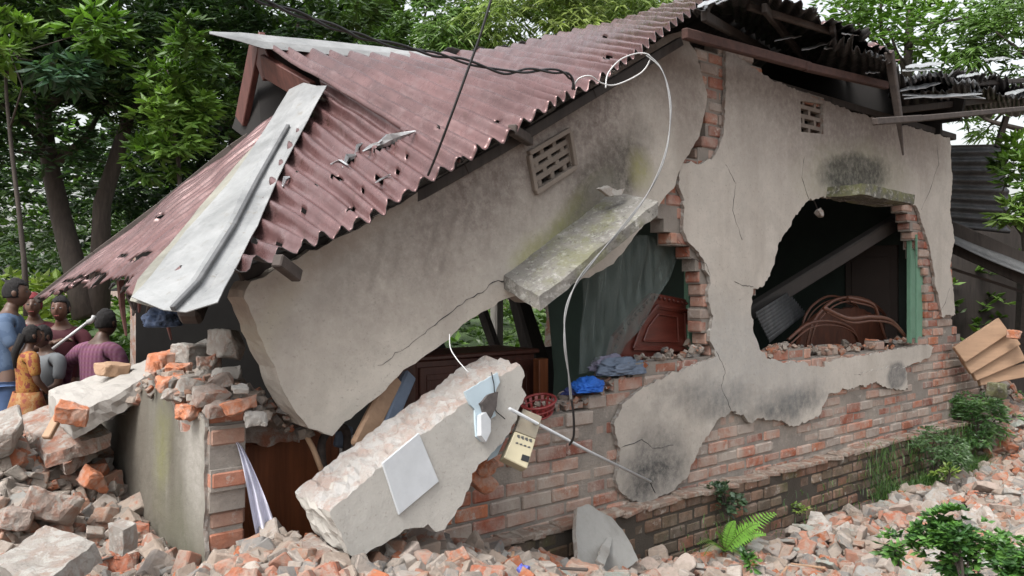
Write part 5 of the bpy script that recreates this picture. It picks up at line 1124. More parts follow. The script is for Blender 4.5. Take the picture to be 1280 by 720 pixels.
def tree(name, label, loc, trunk_h, trunk_r, clumps, nros, leaf, cols, seed, per=7, droop=.5, wid=.36, lean=(0, 0), grp='trees behind the house', forks=6, twin=None):
    r = random.Random(seed); root = thing(name, label, 'tree', loc, grp); L = Vector(loc)
    mb = MB(); pts = [Vector((lean[0] * t * trunk_h + .12 * math.sin(3 * t + seed), lean[1] * t * trunk_h, trunk_h * t)) for t in (0, .2, .4, .6, .8, 1)]
    mb.tube(pts, [trunk_r * (1 - .5 * t) * (1.25 if t == 0 else 1) for t in (0, .2, .4, .6, .8, 1)], 9, cap=True)
    for k in range(min(forks, len(clumps))):
        c = Vector(clumps[k][0]) - L; s = pts[3].lerp(pts[5], r.random()); md = s.lerp(c, .5) + Vector((r.uniform(-.3, .3), r.uniform(-.3, .3), -.1 * (c - s).length * .5)); mb.tube([s, md, c], [trunk_r * .45, trunk_r * .28, trunk_r * .1], 6)
    if twin: mb.tube([Vector((.15, 0, 0)), Vector((twin * .35, 0, trunk_h * .45)), Vector((twin * .9, .1, trunk_h * .8)), Vector((twin * 1.5, .2, trunk_h * 1.15))], [trunk_r * .9, trunk_r * .7, trunk_r * .5, trunk_r * .25], 8)
    mb.build('trunk', M['bark'], root, smooth=True)
    tot = sum(c[1][0] * c[1][1] * c[1][2] for c in clumps) ** 1.0; Cn = []; Dr = []; Cl = []
    for (c, rd, *ck) in clumps:
        n = int(nros * (rd[0] * rd[1] * rd[2]) ** .67 / sum((q[1][0] * q[1][1] * q[1][2]) ** .67 for q in clumps)); base_c = ck[0] if ck else r.choice(cols)
        sub = [(np.array([r.gauss(0, .5), r.gauss(0, .5), r.gauss(0, .5)]), r.uniform(.7, 1.35)) for _ in range(9)]
        for _ in range(n):
            sc, sk = r.choice(sub); v = sc + np.array([r.gauss(0, .27), r.gauss(0, .27), r.gauss(0, .24)]); ln = np.linalg.norm(v)
            if ln > 1.15: v *= 1.15 / ln
            Cn.append(np.array(c) + v * np.array(rd)); Dr.append(v / (np.linalg.norm(v) + 1e-6)); Cl.append(tuple(x * sk for x in base_c))
    V, f, C = leaves(Cn, Dr, leaf, per, Cl, r, droop, wid); V = V - np.array(loc)
    mb = MB(); mb.v = V.tolist(); mb.f = f; mb.m = [0] * len(f); mb.c = C; mb.build('crown', LM, root); return root
DG = [(.035, .068, .022), (.026, .054, .019), (.052, .092, .026)]; MG = [(.095, .18, .032), (.13, .22, .045), (.065, .12, .028)]; BG = [(.19, .27, .06), (.25, .32, .08), (.14, .22, .05)]
def cl(px, py, t, rx, rz, ry=None, col=None): return (tuple(at(px, py, t)), (rx, ry or rx, rz)) + ((col,) if col else ())
# dense dark trees on the left
tree('mango_tree', 'dense dark broadleaf tree with forked trunk at the far left', at(110, 395, 11), 3.4, .17, [cl(60, 60, 10.5, 1.3, 1.0), cl(180, 40, 11, 1.3, 1.0), cl(130, 130, 11.5, 1.2, .8), cl(20, 190, 10.5, .8, .9), cl(230, 130, 11, .9, 1.0), cl(-30, 100, 10, 1, 1.2), cl(90, -40, 10.5, 2, .8), cl(20, 290, 11.5, .7, .5), cl(150, 230, 13, 1.0, .6), cl(-10, 10, 10, 1.2, .9), cl(60, 320, 13, .8, .35)], 3400, .17, DG, 3, lean=(-.22, .05), twin=.55)
tree('mango_tree', 'dark broadleaf tree standing behind the gable end', at(290, 395, 13), 4.2, .2, [cl(300, 40, 12, 1.3, 1.2), cl(260, 140, 12.5, .9, 1.0), cl(380, 10, 13, 1.4, .8), cl(300, 210, 13, .9, .8), cl(230, 240, 13.5, .9, .7), cl(330, -40, 12, 1.8, .8), cl(200, 180, 14, 1, .9), cl(250, 300, 14, 1.1, .5), cl(180, 290, 14.5, 1, .5)], 3000, .18, DG, 5)
tree('sapling', 'lighter green leafy bough in front of the dark trees', at(215, 395, 9.2), 3.0, .035, [cl(215, 100, 9, .35, .45, col=MG[0]), cl(205, 150, 9, .42, .35, col=MG[1]), cl(190, 190, 9.1, .3, .25, col=MG[0]), cl(235, 60, 9, .35, .3, col=MG[2]), cl(240, 130, 9.2, .3, .25, col=MG[1])], 260, .17, MG, 7, per=9, grp=None, forks=4)
tree('bush_tree', 'small bright leafed bough at the upper left edge', at(20, 395, 8.5), 2.9, .03, [cl(10, 60, 8.3, .35, .25, col=MG[1]), cl(125, 35, 8.6, .3, .22, col=MG[0]), cl(70, 80, 8.5, .3, .2, col=(.05, .1, .06))], 110, .2, MG, 8, per=9, grp=None, forks=3)
# bright trees behind the ridge
tree('bamboo_clump', 'bright yellow green drooping bamboo foliage behind the middle of the ridge', at(690, 395, 17), 5.5, .08, [cl(560, 40, 17, 1.0, 1.0, col=MG[0]), cl(640, 20, 17, 1.3, 1.1, col=BG[0]), cl(720, 20, 17, 1.3, 1.0, col=BG[1]), cl(790, 10, 18, 1.2, .8, col=BG[0]), cl(600, 60, 17.5, 1.2, .8, col=BG[2]), cl(680, -30, 17, 2, .8, col=BG[2])], 3000, .27, BG, 11, per=6, droop=1.6, wid=.16)
tree('broadleaf_tree', 'mid green tree between the dark tree and the bamboo', at(480, 395, 20), 5, .2, [cl(430, 30, 20, 1.3, 1.2), cl(500, 50, 20, 1.0, .7), cl(410, -20, 20, 1.5, 1), cl(560, 60, 21, 1.0, .5), cl(540, -20, 21, 1.2, .5)], 1500, .24, MG + [DG[2]], 13)
tree('broadleaf_tree', 'darker green tree behind the upper right of the ridge', at(830, 395, 24), 8, .2, [cl(800, 0, 24, 1.8, 1.1), cl(860, -20, 24, 2, 1), cl(740, -10, 25, 1.6, 1)], 1300, .28, [DG[2], MG[2]], 14)
# right: airy trees over the broken eave
tree('broadleaf_tree', 'leafy tree spreading over the broken right eave', at(1130, 395, 14), 5.4, .13, [cl(1050, 5, 14, 1.0, .6), cl(1110, 35, 13.5, .8, .5), cl(1160, 50, 14, .8, .6), cl(1180, 85, 14, .6, .5), cl(1100, -20, 13.5, 1.5, .5), cl(1220, 20, 14, .9, .7)], 620, .20, MG + [DG[2]], 17, per=5)
tree('broadleaf_tree', 'feathery leafed tree at the upper right edge', at(1290, 395, 13), 4.6, .12, [cl(1245, 40, 12.5, .7, .6), cl(1285, 90, 13, .7, .6), cl(1230, 80, 13, .5, .4), cl(1290, 20, 13, .8, .6), cl(1190, 130, 13, .35, .3), cl(1235, 160, 13.5, .3, .25)], 620, .2, MG, 19, per=7, droop=1.2, wid=.2)
tree('shrub', 'bright fresh shrub beside the dark tin shed', at(1290, 400, 9.5), 1.4, .04, [cl(1275, 215, 9.6, .28, .35, col=MG[1]), cl(1272, 262, 9.3, .22, .16, col=BG[2]), cl(1300, 240, 9.3, .4, .5, col=MG[0]), cl(1268, 200, 10, .2, .2, col=MG[2])], 150, .17, MG, 21, per=9, grp=None)
# far wood behind everything
def massf(area, n, leaf, cols, seed, name, per=5, droop=.6, wid=.4):
    r = random.Random(seed); Cn = []; Dr = []; Cl = []
    for _ in range(n):
        p = area(r); Cn.append(np.array(p)); Dr.append(np.array([0, -.3, .5])); k = .75 + .7 * (noise.noise(Vector(p) * .35) + .5); c = r.choice(cols); Cl.append(tuple(x * k for x in c))
    V, f, C = leaves(Cn, Dr, leaf, per, Cl, r, droop, wid); mb = MB(); mb.v = V.tolist(); mb.f = f; mb.m = [0] * len(f); mb.c = C
    return tag(mb.build(name, LM, recenter=False), kind='stuff')
def far1(r):
    x = r.uniform(-26, 24); y = 30 + r.uniform(-2, 4); h = 4.6 + 2.5 * noise.noise(Vector((x * .16, 1, 0))) + (5.5 if -24 < x < -6 else 0) + (3.5 if -6 < x < 6 else 0)
    return (x, y, r.uniform(-.2, 1) * max(1.5, h))
massf(far1, 2600, .62, [DG[2], MG[2], MG[0]], 51, 'distant_wood', per=6)
def far4(r): x = r.uniform(-19, -3); return (x, 19 + r.uniform(-1.5, 2), r.uniform(.2, 1) * (9 + 1.5 * noise.noise(Vector((x * .3, 3, 0)))))
massf(far4, 4200, .34, [DG[0], DG[2]], 54, 'distant_wood', per=6)
m, nt, p = mat('grass ground'); q = NT(nt); q.put(p.inputs['Base Color'], q.mix(q.ramp(q.noise(2.5, 8, .75), (.35, 0.0), (.65, 1.0)), (.035, .06, .018), (.07, .12, .03))); p.inputs['Roughness'].default_value = 1; q.bump(p, q.noise(14, 8, .8), 1, .06)
gf = MB(); xs = np.linspace(-40, 40, 60); ys = [10.4, 11.5, 13, 15, 18, 22, 28, 40, 60]; gf.add([(x, y + (.5 * noise.noise(Vector((x * .6, 0, 0))) if y < 11 else 0) + max(0, x - 1.5) * 1.1 * (y < 11), max(H(x, y), H(x, y + .5), H(x, y + 1)) + .03) for y in ys for x in xs], [(j * 60 + i, j * 60 + i + 1, (j + 1) * 60 + i + 1, (j + 1) * 60 + i) for j in range(8) for i in range(59) if xs[i] < 5.5])
tag(gf.build('grass_field', m, smooth=True, recenter=False), kind='structure')
def far2(r):
    x = r.uniform(-7, 9); return (x, 13 + r.uniform(-1, 2), r.uniform(0, 2.3 if x > -3 else 1.5))
massf(far2, 2200, .24, [MG[0], MG[1], MG[2]], 52, 'undergrowth', per=6)
def far3(r): return (r.uniform(-11, -6.5), r.uniform(11, 13), r.uniform(.1, 1.75))
massf(far3, 500, .35, [BG[1], BG[0]], 53, 'undergrowth', per=5)
# plants at the plinth and in the rubble
def grass(n, f, seed, name='grass_tuft', cols=((.06, .13, .03), (.09, .17, .04), (.05, .10, .035)), lo=.08, hi=.22, tip=.5):
    r = random.Random(seed); mb = MB()
    for _ in range(n):
        p = Vector(f(r)); a = r.uniform(0, 6.28); L = r.uniform(lo, hi); w_ = .0015 + .002 * r.random(); d = Vector((math.cos(a), math.sin(a), 0)); sd = Vector((-d.y, d.x, 0)); c = r.choice(cols)
        q1 = p + d * L * .25 + Vector((0, 0, L * .6)); q2 = p + d * L * (.5 + tip * r.random()) + Vector((0, 0, L * .75 * r.uniform(.4, 1.2)))
        mb.add([p - sd * w_, p + sd * w_, q1 + sd * w_, q1 - sd * w_, q2], [(0, 1, 2, 3), (3, 2, 4)], 0, c)
    return tag(mb.build(name, LM, recenter=False), kind='stuff')
def gp1(r):
    k = r.choice([(6.9, .18, .6, .10), (7.6, .22, .6, .08), (5.9, .25, .5, .2), (5.2, .2, .35, .12), (6.5, .3, .7, .15)]); u = r.gauss(k[0], k[2] * .5); o = max(.1, r.gauss(k[1], .07)); z = r.uniform(-.38, .05) if o < .2 else -.36; return wp(u, o, z)
grass(2600, gp1, 61, 'weeds_on_plinth'); 
def gp2(r): u = r.gauss(2.7, .25) if r.random() < .6 else r.gauss(4.2, .7); return wp(u, .1 + abs(r.gauss(0, .07)), r.uniform(-.4, -.1))
grass(260, gp2, 62, 'weeds_on_plinth', lo=.04, hi=.1)
# fern
fn_ = thing('fern', 'bright green fern growing at the foot of the plinth', 'fern', fo(905, 690, .25)); fb = Vector(fn_.location)
def frond(a, b, sag, wd, name='frond'):
    mb = MB(); n_ = 17; c = [a.lerp(b, i / n_) + Vector((0, 0, sag * 4 * (i / n_) * (1 - i / n_))) for i in range(n_ + 1)]; mb.tube(c, .003, 4, col=(.10, .16, .03)); t_ = (b - a).normalized(); sd = t_.cross(Vector((0, -.6, .8))).normalized()
    for i in range(2, n_ + 1):
        L = wd * math.sin(math.pi * min(1, (i + 1) / (n_ + 3))) ** .7 * (1.15 - i / n_ * .75)
        for s in (-1, 1):
            q = c[i] + sd * s * L + t_ * L * .35 - Vector((0, 0, L * .15)); w_ = t_ * .0065; kk = random.uniform(.85, 1.2); mb.add([c[i] - w_, c[i] + w_, (c[i] + q) / 2 + w_ * 1.1, q, (c[i] + q) / 2 - w_ * 1.1], [(0, 1, 2, 4), (4, 2, 3)], 0, (.15 * kk, .32 * kk, .045 * kk))
    part(mb, name, LM, fn_)
frond(fb, fo(968, 642, .35), .05, .11); frond(fb, fo(948, 655, .45), .04, .09); frond(fb, fo(880, 694, .5), .06, .07); frond(fb, fo(896, 668, .35), .05, .06); frond(fb, fo(926, 694, .55), .03, .07); frond(fb, fo(956, 668, .5), .05, .08); frond(fb, fo(918, 652, .3), .04, .06); frond(fb, fo(872, 680, .4), .05, .06)
def plant(name, label, cat, px, py, off, rad_, n, leaf, cols, seed, per=7, z=None, grp=None, droop=.5, wid=.5, flat_=.8, stems=6):
    p = fo(px, py, off); th = thing(name, label, cat, p, grp); r = random.Random(seed); Cn = []; Dr = []; Cl = []
    sub = [np.array([r.gauss(0, .5), r.gauss(0, .5), r.gauss(0, .45)]) for _ in range(8)]
    for _ in range(n):
        v = r.choice(sub) + np.array([r.gauss(0, .25) for _ in range(3)]); v = v / max(1, np.linalg.norm(v) / 1.1); Cn.append(np.array([v[0] * rad_, v[1] * rad_, rad_ * flat_ * (1 + v[2] * .95)])); Dr.append(v); Cl.append(r.choice(cols))
    V, f, C = leaves(Cn, Dr, leaf, per, Cl, r, droop, wid); mb = MB(); mb.v = V.tolist(); mb.f = f; mb.m = [0] * len(f); mb.c = C; mb.build('foliage', LM, th)
    mb = MB()
    for k in range(stems):
        c = Vector(Cn[k * max(1, n // stems) % n]); mb.tube([Vector((0, 0, -.03)), c * .5 + Vector((0, 0, .03)), c], [.008, .006, .003], 5, col=(.08, .07, .04))
    mb.build('stems', M['bark'], th); return th
G2 = [(.06, .15, .03), (.10, .22, .045), (.035, .09, .025)]
plant('bush', 'leafy green bush in the rubble at the lower right', 'bush', 1205, 728, 2.1, .21, 380, .045, G2, 71, per=8, wid=.62)
plant('bush', 'lower leafy plant cut by the right edge of the photo', 'bush', 1282, 724, 2.0, .16, 180, .05, G2, 72, per=8, wid=.62)
plant('weed', 'small sprig of weed between the rubble pieces left of the bush', 'plant', 1122, 700, 1.7, .10, 22, .06, G2, 73)
plant('weed', 'bright young sprout at the foot of the mossy plinth', 'plant', 1185, 600, .5, .09, 16, .07, BG, 74)
plant('ivy_patch', 'round leaved creeper hanging on the plinth above the fern', 'creeper', 908, 640, .16, .13, 60, .05, [(.05, .085, .05), (.07, .12, .06)], 75, per=5, wid=.8)
plant('weed', 'tiny green weed rooted in the plinth right of the fern', 'plant', 1000, 640, .16, .06, 14, .045, BG, 76)
plant('weed', 'dense soft weed clump spilling over the plinth near the bush', 'plant', 1165, 592, .25, .28, 320, .06, [(.06, .12, .04), (.08, .15, .05)], 77, wid=.2, droop=1.2)
plant('weed', 'spiky weed clump on the plinth near the far corner', 'plant', 1225, 552, .22, .32, 330, .09, [(.06, .14, .04), (.09, .18, .05)], 78, wid=.16, droop=1.0)
plant('weed', 'feathery weed hanging from the plinth ledge near the tan boards', 'plant', 1262, 530, .25, .25, 200, .07, [(.06, .13, .04), (.10, .19, .05)], 80, wid=.18, droop=1.1)
plant('weed', 'low green weed at the bottom edge below the fern', 'plant', 935, 712, .7, .07, 14, .06, G2, 79)

# ================================================================ PEOPLE
def human(label, loc, heading, h, skin, hair, shirt, lower, arms, dress=False, hairlong=False, bend_=0.0, scarf=None, cap=None, headturn=0.0):
    k = h / 1.7; root = thing('person', label, 'person', loc); root.rotation_euler = (0, 0, heading)
    SK = flat('skin', skin, .5, 0, .15, 6, .05); HR = flat('hair', hair, .9, 0, .3, 60, .8)
    def J(x, y, z):                                  # y forward; torso bends forward about the hips
        if z > .92: dz = z - .92; y2 = y * math.cos(bend_) + dz * math.sin(bend_); z = .92 + dz * math.cos(bend_) - y * math.sin(bend_); y = y2
        return Vector((x, y, z)) * k
    def skin_mesh(name, vs, ed, rs, m_, par, sub=2, extra=None):
        me = bpy.data.meshes.new(name); me.from_pydata([tuple(v) for v in vs], ed, []); o = bpy.data.objects.new(name, me); COL.objects.link(o)
        md = o.modifiers.new('s', 'SKIN'); md.use_smooth_shade = True
        for i, rr_ in enumerate(rs):
            sv = me.skin_vertices[0].data[i]; sv.radius = (rr_[0] * k, rr_[1] * k) if isinstance(rr_, tuple) else (rr_ * k, rr_ * k); sv.use_root = i == 0
        ss = o.modifiers.new('d', 'SUBSURF'); ss.levels = sub; ss.render_levels = sub
        dg = bpy.context.evaluated_depsgraph_get(); m2 = bpy.data.meshes.new_from_object(o.evaluated_get(dg)); bpy.data.objects.remove(o); 
        bm = bmesh.new(); bm.from_mesh(m2)
        if extra: extra(bm)
        bm.to_mesh(m2); bm.free(); m2.materials.clear(); m2.materials.append(m_); m2.polygons.foreach_set('use_smooth', [True] * len(m2.polygons)); m2.polygons.foreach_set('material_index', [0] * len(m2.polygons))
        o = bpy.data.objects.new(name, m2); link(o, par); return o
    W = {}
    vs = [J(0, 0, .93), J(0, .01, 1.1), J(0, 0, 1.3), J(0, -.01, 1.42), J(0, .01, 1.49), J(0, .03, 1.56)]; ed = [(0, 1), (1, 2), (2, 3), (3, 4), (4, 5)]; rs = [(.14, .10), (.12, .09), (.15, .10), (.10, .07), (.05, .05), (.055, .06)]
    for s in (-1, 1):
        b = len(vs); vs += [J(s * .09, 0, .86), J(s * .10, .02, .48), J(s * .10, -.02, .09), J(s * .11, .12, .03)]; ed += [(0, b), (b, b + 1), (b + 1, b + 2), (b + 2, b + 3)]; rs += [(.09, .09), .06, .04, (.035, .025)]
        el, wr_ = arms[0 if s < 0 else 1]; b = len(vs); vs += [J(s * .18, -.01, 1.38), J(*el), J(*wr_)]; ed += [(3, b), (b, b + 1), (b + 1, b + 2)]; rs += [.055, .038, .026]; W[s] = (J(*el), J(*wr_))
    hc = J(0, .05, 1.62); HRt = Matrix.Rotation(headturn, 3, 'Z')
    def extra(bm):
        def blob(c, r3, sub=3, f=None):
            res = bmesh.ops.create_icosphere(bm, subdivisions=sub, radius=1)
            for v in res['verts']:
                q = v.co.copy(); v.co = Vector((q.x * r3[0], q.y * r3[1], q.z * r3[2]))
                if f: v.co = f(v.co, q)
                v.co = HRt @ v.co + c
        def face(c, q):
            if q.z < -.2: c.x *= 1 + .35 * (q.z + .2); c.y += .006 * k
            if q.y > .85 and -.25 < q.z < .2: c.y += .018 * k * (1 - abs(q.x) * 4) if abs(q.x) < .25 else 0
            if q.y > .7 and .1 < q.z < .3 and .2 < abs(q.x) < .55: c.y -= .007 * k
            return c
        blob(hc, (.068 * k, .086 * k, .108 * k), 4, face)
        for s in (-1, 1): blob(hc + HRt @ Vector((s * .069 * k, -.005, 0)), (.012 * k, .022 * k, .03 * k), 2)
        for s in (-1, 1):                            # palms with five separate fingers
            e, w_ = W[s]; d = (w_ - e).normalized(); up = Vector((0, 0, 1)) if abs(d.z) < .8 else Vector((0, 1, 0)); sd = d.cross(up).normalized(); nn = sd.cross(d)
            mb_ = MB(); mb_.beam(w_ - d * .01, w_ + d * .085 * k, .075 * k, .028 * k, up=nn, ch=.009 * k)
            for fi, (o_, ln) in enumerate(((-.028, .06), (-.010, .074), (.009, .07), (.027, .055))):
                a = w_ + d * .08 * k + sd * o_ * k; mb_.tube([a, a + (d + nn * -.1) * ln * .5 * k, a + (d * .85 - nn * .45) * ln * k], [.0085 * k, .0075 * k, .006 * k], 6)
            a = w_ + d * .02 * k - sd * s * .034 * k; mb_.tube([a, a + (d * .7 - sd * s * .7) * .035 * k, a + (d * .95 - sd * s * .6 - nn * .2) * .06 * k], [.011 * k, .009 * k, .007 * k], 6)
            bv = [bm.verts.new(v) for v in mb_.v]
            for f_ in mb_.f:
                try: bm.faces.new([bv[i] for i in f_])
                except ValueError: pass
    skin_mesh('body', vs, ed, rs, SK, root, 2, extra)
    # eyes and mouth
    for s in (-1, 1):
        mb = MB(); c = hc + HRt @ Vector((s * .030 * k, (.077) * k, .012 * k)); mb.tube([c - Vector((.007 * k, 0, 0)), c + Vector((.007 * k, 0, 0))], .006 * k, 6); mb.build('eye', M['black'], root)
    mb = MB(); c = hc + HRt @ Vector((0, .080 * k, -.055 * k)); mb.tube([c - HRt @ Vector((.02 * k, 0, 0)), c + HRt @ Vector((0, .004, 0)), c + HRt @ Vector((.02 * k, 0, 0))], .005 * k, 5); mb.build('mouth', flat('lips', (.2, .05, .045), .5, 0, .1, 5, 0), root)
    # hair cap
    bm = bmesh.new(); bmesh.ops.create_icosphere(bm, subdivisions=4, radius=1)
    bmesh.ops.delete(bm, geom=[v for v in bm.verts if (v.co.y > .42 and v.co.z < .42) or v.co.z < (-.45 if not hairlong else -.75)], context='VERTS')
    for v in bm.verts:
        q = v.co.copy(); nn = 1 + .05 * noise.noise(q * 6); nn += .05 * noise.noise(q * 17); v.co = HRt @ Vector((q.x * .076 * k * nn, q.y * .096 * k * nn - .008 * k, q.z * .115 * k * nn + .010 * k)) + hc
    me = bpy.data.meshes.new('hair'); bm.to_mesh(me); bm.free(); me.materials.append(flat('red scarf', scarf, .8, 0, .3, 20, .3) if scarf else HR); me.polygons.foreach_set('use_smooth', [True] * len(me.polygons)); o = bpy.data.objects.new('headscarf' if scarf else 'hair', me); link(o, root); so = o.modifiers.new('t', 'SOLIDIFY'); so.thickness = .012
    if hairlong:
        mb = MB(); mb.tube([hc + Vector((0, -.09, .02)) * k, J(0, -.12, 1.45), J(0, -.12, 1.28)], [.045 * k, .04 * k, .015 * k], 8); mb.build('ponytail', HR, root, smooth=True)
    # shirt and lower clothes
    vs = [J(0, 0, .93), J(0, .01, 1.1), J(0, 0, 1.3), J(0, -.01, 1.41)]; ed = [(0, 1), (1, 2), (2, 3)]; rs = [(.165, .125), (.145, .115), (.172, .122), (.11, .085)]
    for i, s in enumerate((-1, 1)):
        e, w_ = arms[i]; e = Vector(e); sh_ = Vector((s * .18, -.01, 1.385)); b = len(vs); vs += [J(*sh_), J(*sh_.lerp(e, .85))]; ed += [(3, b), (b, b + 1)]; rs += [.072, .056]
        if shirt[1] == 'long': vs.append(J(*(e + (Vector(w_) - e) * .8))); ed.append((b + 1, b + 2)); rs.append(.042)
    skin_mesh('shirt', vs, ed, rs, shirt[0], root)
    if dress:
        mb = MB(); n_ = 30; R_ = []
        for j, (z, r_) in enumerate(((1.02, .15), (.9, .19), (.7, .25), (.5, .31), (.3, .35))):
            for q in range(n_): a = q / n_ * 2 * math.pi; rr_ = r_ * (1 + .06 * math.sin(a * 8) * j / 4); R_.append(Vector((math.cos(a) * rr_, math.sin(a) * rr_ * .8, z)) * k)
        mb.add(R_, [(j * n_ + q, j * n_ + (q + 1) % n_, (j + 1) * n_ + (q + 1) % n_, (j + 1) * n_ + q) for j in range(4) for q in range(n_)]); o = mb.build('skirt', lower, root, smooth=True); so = o.modifiers.new('t', 'SOLIDIFY'); so.thickness = .01
    else:
        vs = [J(0, 0, .93)]; ed = []; rs = [(.155, .12)]
        for s in (-1, 1): b = len(vs); vs += [J(s * .09, 0, .85), J(s * .10, .02, .48), J(s * .10, -.02, .12)]; ed += [(0, b), (b, b + 1), (b + 1, b + 2)]; rs += [(.105, .105), .08, .062]
        skin_mesh('trousers', vs, ed, rs, lower, root)
    return root
def pattern(name, cols, sc, rough=.8):
    m, nt, p = mat(name); g = NT(nt); n = nt.nodes.new('ShaderNodeValToRGB'); n.color_ramp.interpolation = 'CONSTANT'; g.put(n.inputs[0], g.noise(sc, 3, .6)); e = n.color_ramp.elements
    while len(e) < len(cols): e.new(.5)
    for i, c in enumerate(cols): e[i].position = .3 + .4 * i / len(cols) if i else 0; e[i].color = (*c, 1)
    g.put(p.inputs['Base Color'], n.outputs[0]); p.inputs['Roughness'].default_value = rough; return m
def plaid(name):
    m, nt, p = mat(name); g = NT(nt); w1 = nt.nodes.new('ShaderNodeTexWave'); w2 = nt.nodes.new('ShaderNodeTexWave'); w1.bands_direction = 'X'; w2.bands_direction = 'Z'
    for w_ in (w1, w2): g.put(w_.inputs[0], g.co); w_.inputs['Scale'].default_value = 9
    c = g.mix(w1.outputs['Fac'], (.12, .035, .06), (.20, .095, .13)); c = g.mix(g.math('MULTIPLY', w2.outputs['Fac'], .6), c, (.16, .05, .12)); g.put(p.inputs['Base Color'], c); p.inputs['Roughness'].default_value = .85; return m
SKN = (.105, .055, .036); BLK = (.012, .010, .010)  # skin and clothing tones darkened to put the group in shade
def gz(p): return Vector((p.x, p.y, H(p.x, p.y)))
def stand(px, top_y, t, h):
    """feet on the ground below the head's place"""
    p = at(px, 400, t); ztop = EYE - (top_y + 7 - HZ) / F * t; g_ = H(p.x, p.y); return Vector((p.x, p.y, g_)), max(.7, ztop - g_)
dn_ = ((-.24, .02, 1.12), (-.22, .10, .88)); 
l, h = stand(12, 347, 6.6, 1.7)
human('man in a light blue shirt at the left edge, both hands raised before him', l, rad(-70), h, SKN, BLK, (pattern('blue shirt', [(.05, .085, .15), (.07, .11, .18)], 9), 'short'), flat('blue jeans', (.07, .12, .24), .9, 0, .3, 8, .1), [((-.24, .10, 1.15), (-.08, .32, 1.22)), ((.24, .10, 1.15), (.08, .32, 1.22))])
l, h = stand(34, 404, 6.0, 1.2)
human('girl in an orange and yellow patterned dress, back half turned', l, rad(-40), h, SKN, BLK, (pattern('orange print', [(.26, .075, .02), (.29, .14, .03), (.17, .03, .02)], 22), 'short'), pattern('orange skirt print', [(.26, .15, .06), (.23, .09, .025), (.18, .04, .02)], 20), [((-.22, .02, 1.15), (-.18, .16, 1.0)), ((.22, .02, 1.15), (.18, .16, 1.0))], dress=True, hairlong=True)
l, h = stand(58, 404, 6.3, 1.15)
human('small child in a pale grey top beside the girl in orange', l, rad(160), h, SKN, BLK, (flat('pale grey top', (.15, .16, .17), .85, 0, .2, 6, .1), 'short'), flat('dark shorts', (.03, .05, .07), .9, 0, .2, 6, .1), [((-.2, .04, 1.15), (-.06, .2, 1.05)), ((.2, .04, 1.15), (.06, .2, 1.05))])
l, h = stand(43, 364, 7.2, 1.5)
human('woman with a red headscarf standing behind the children', l, rad(200), h, SKN, BLK, (flat('crimson cloth', (.10, .01, .018), .8, 0, .3, 8, .1), 'long'), flat('crimson skirt', (.08, .012, .02), .8, 0, .3, 8, .1), [((-.22, .06, 1.12), (-.1, .2, 1.1)), ((.22, .06, 1.12), (.1, .2, 1.1))], dress=True, scarf=(.16, .012, .018))
l, h = stand(78, 368, 7.0, 1.5)
human('person in dark red in the shade under the torn roof corner', l, rad(190), h, (.12, .055, .035), BLK, (flat('wine cloth', (.075, .01, .018), .8, 0, .3, 8, .1), 'long'), flat('dark skirt', (.05, .02, .03), .8, 0, .3, 8, .1), [dn_, ((.24, .02, 1.12), (.22, .1, .88))])
l, h = stand(118, 384, 6.3, 1.55)
human('person in a pink and purple checked shirt seen from behind, arm out', l, rad(-15), h, SKN, BLK, (plaid('pink checked shirt'), 'long'), flat('brown skirt', (.14, .035, .02), .85, 0, .3, 8, .1), [((-.38, .04, 1.25), (-.42, .12, 1.02)), ((.26, .05, 1.14), (.2, .2, .98))], dress=True, bend_=.12)
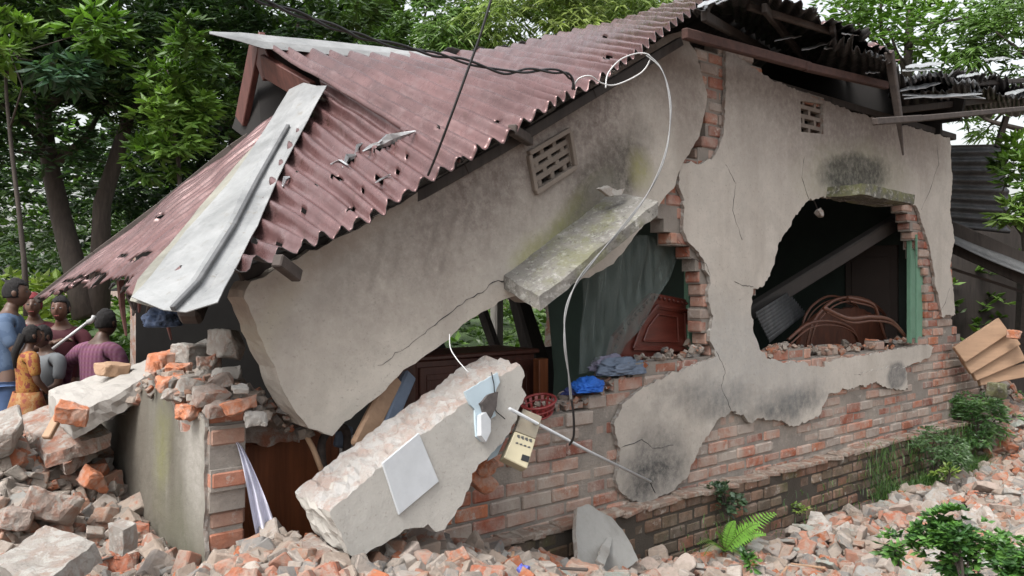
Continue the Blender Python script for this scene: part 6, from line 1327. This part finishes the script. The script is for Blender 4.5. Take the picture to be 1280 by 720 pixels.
mb = MB(); mb.tube([at(66, 436, 6.2), at(112, 401, 6.25)], .012, 8); mb.tube([at(110, 403, 6.25), at(116, 400, 6.25), at(118, 395, 6.25)], .02, 8); tag(mb.build('folded_umbrella', M['cable'], smooth=True), 'slim pale stick held up beside the person in checked shirt', 'stick')
# shaded wall and bits under the roof corner on the left
mb = MB(); rr = random.Random(5)
for k in range(9):
    x = 150 + k * 9 + rr.uniform(-3, 3); y1 = rr.uniform(390, 430); pts_ = [at(x, 350, 5.3), at(x + rr.uniform(-4, 4), (350 + y1) / 2, 5.3), at(x + rr.uniform(-8, 8), y1, 5.25)]
    mb2 = MB(); mb2.tube(pts_, [.012 + .02 * rr.random(), .02, .008], 5); mb2.v = [tuple(Vector(v) - P0) for v in mb2.v]; mb2.build('hanging_lath', M['oldwood'] if k % 3 else M['maroon'], house)
mb = MB(); mb.beam(at(236, 400, 4.2), at(246, 375, 4.3), .12, .10, up=(0, 1, 0), ch=.02); mb.v = [tuple(Vector(v) - P0) for v in mb.v]; mb.build('roof_strut', M['oldwood'], house)
heap(205, 408, 1, .10, .05, .10, pattern('blue print cloth', [(.03, .05, .10), (.05, .07, .12), (.02, .03, .05)], 12), 'hanging_garment', 'dark blue patterned garment hanging in the shade under the hip cap', 'clothes', 4, 0, .3, 3).location = at(203, 402, 5.0)

# splinters and scraps among the rubble
rs_ = random.Random(91)
for i, (px, py, t) in enumerate([(210, 690, 3.3), (95, 640, 3.7), (35, 660, 3.4), (430, 705, 3.6), (640, 700, 4.1), (880, 700, 5.0), (1010, 690, 5.4), (1085, 655, 6.2), (1180, 640, 6.8), (1240, 610, 7.2), (980, 705, 5.2), (700, 706, 4.2)]):
    p = at(px, py, t); z = H(p.x, p.y) + .09; a = rs_.uniform(0, 3.1); L = rs_.uniform(.14, .34); d = Vector((math.cos(a) * L / 2, math.sin(a) * L / 2, rs_.uniform(-.03, .05))); c = Vector((p.x, p.y, z))
    mb = MB(); mb.beam(c - d, c + d, .022, .014, ch=.003, taper=.6); tag(mb.build('wood_splinter', M['oldwood'] if i % 2 else M['tan']), 'thin wood splinter lying on the rubble', 'wood', 'wood splinters on the rubble')
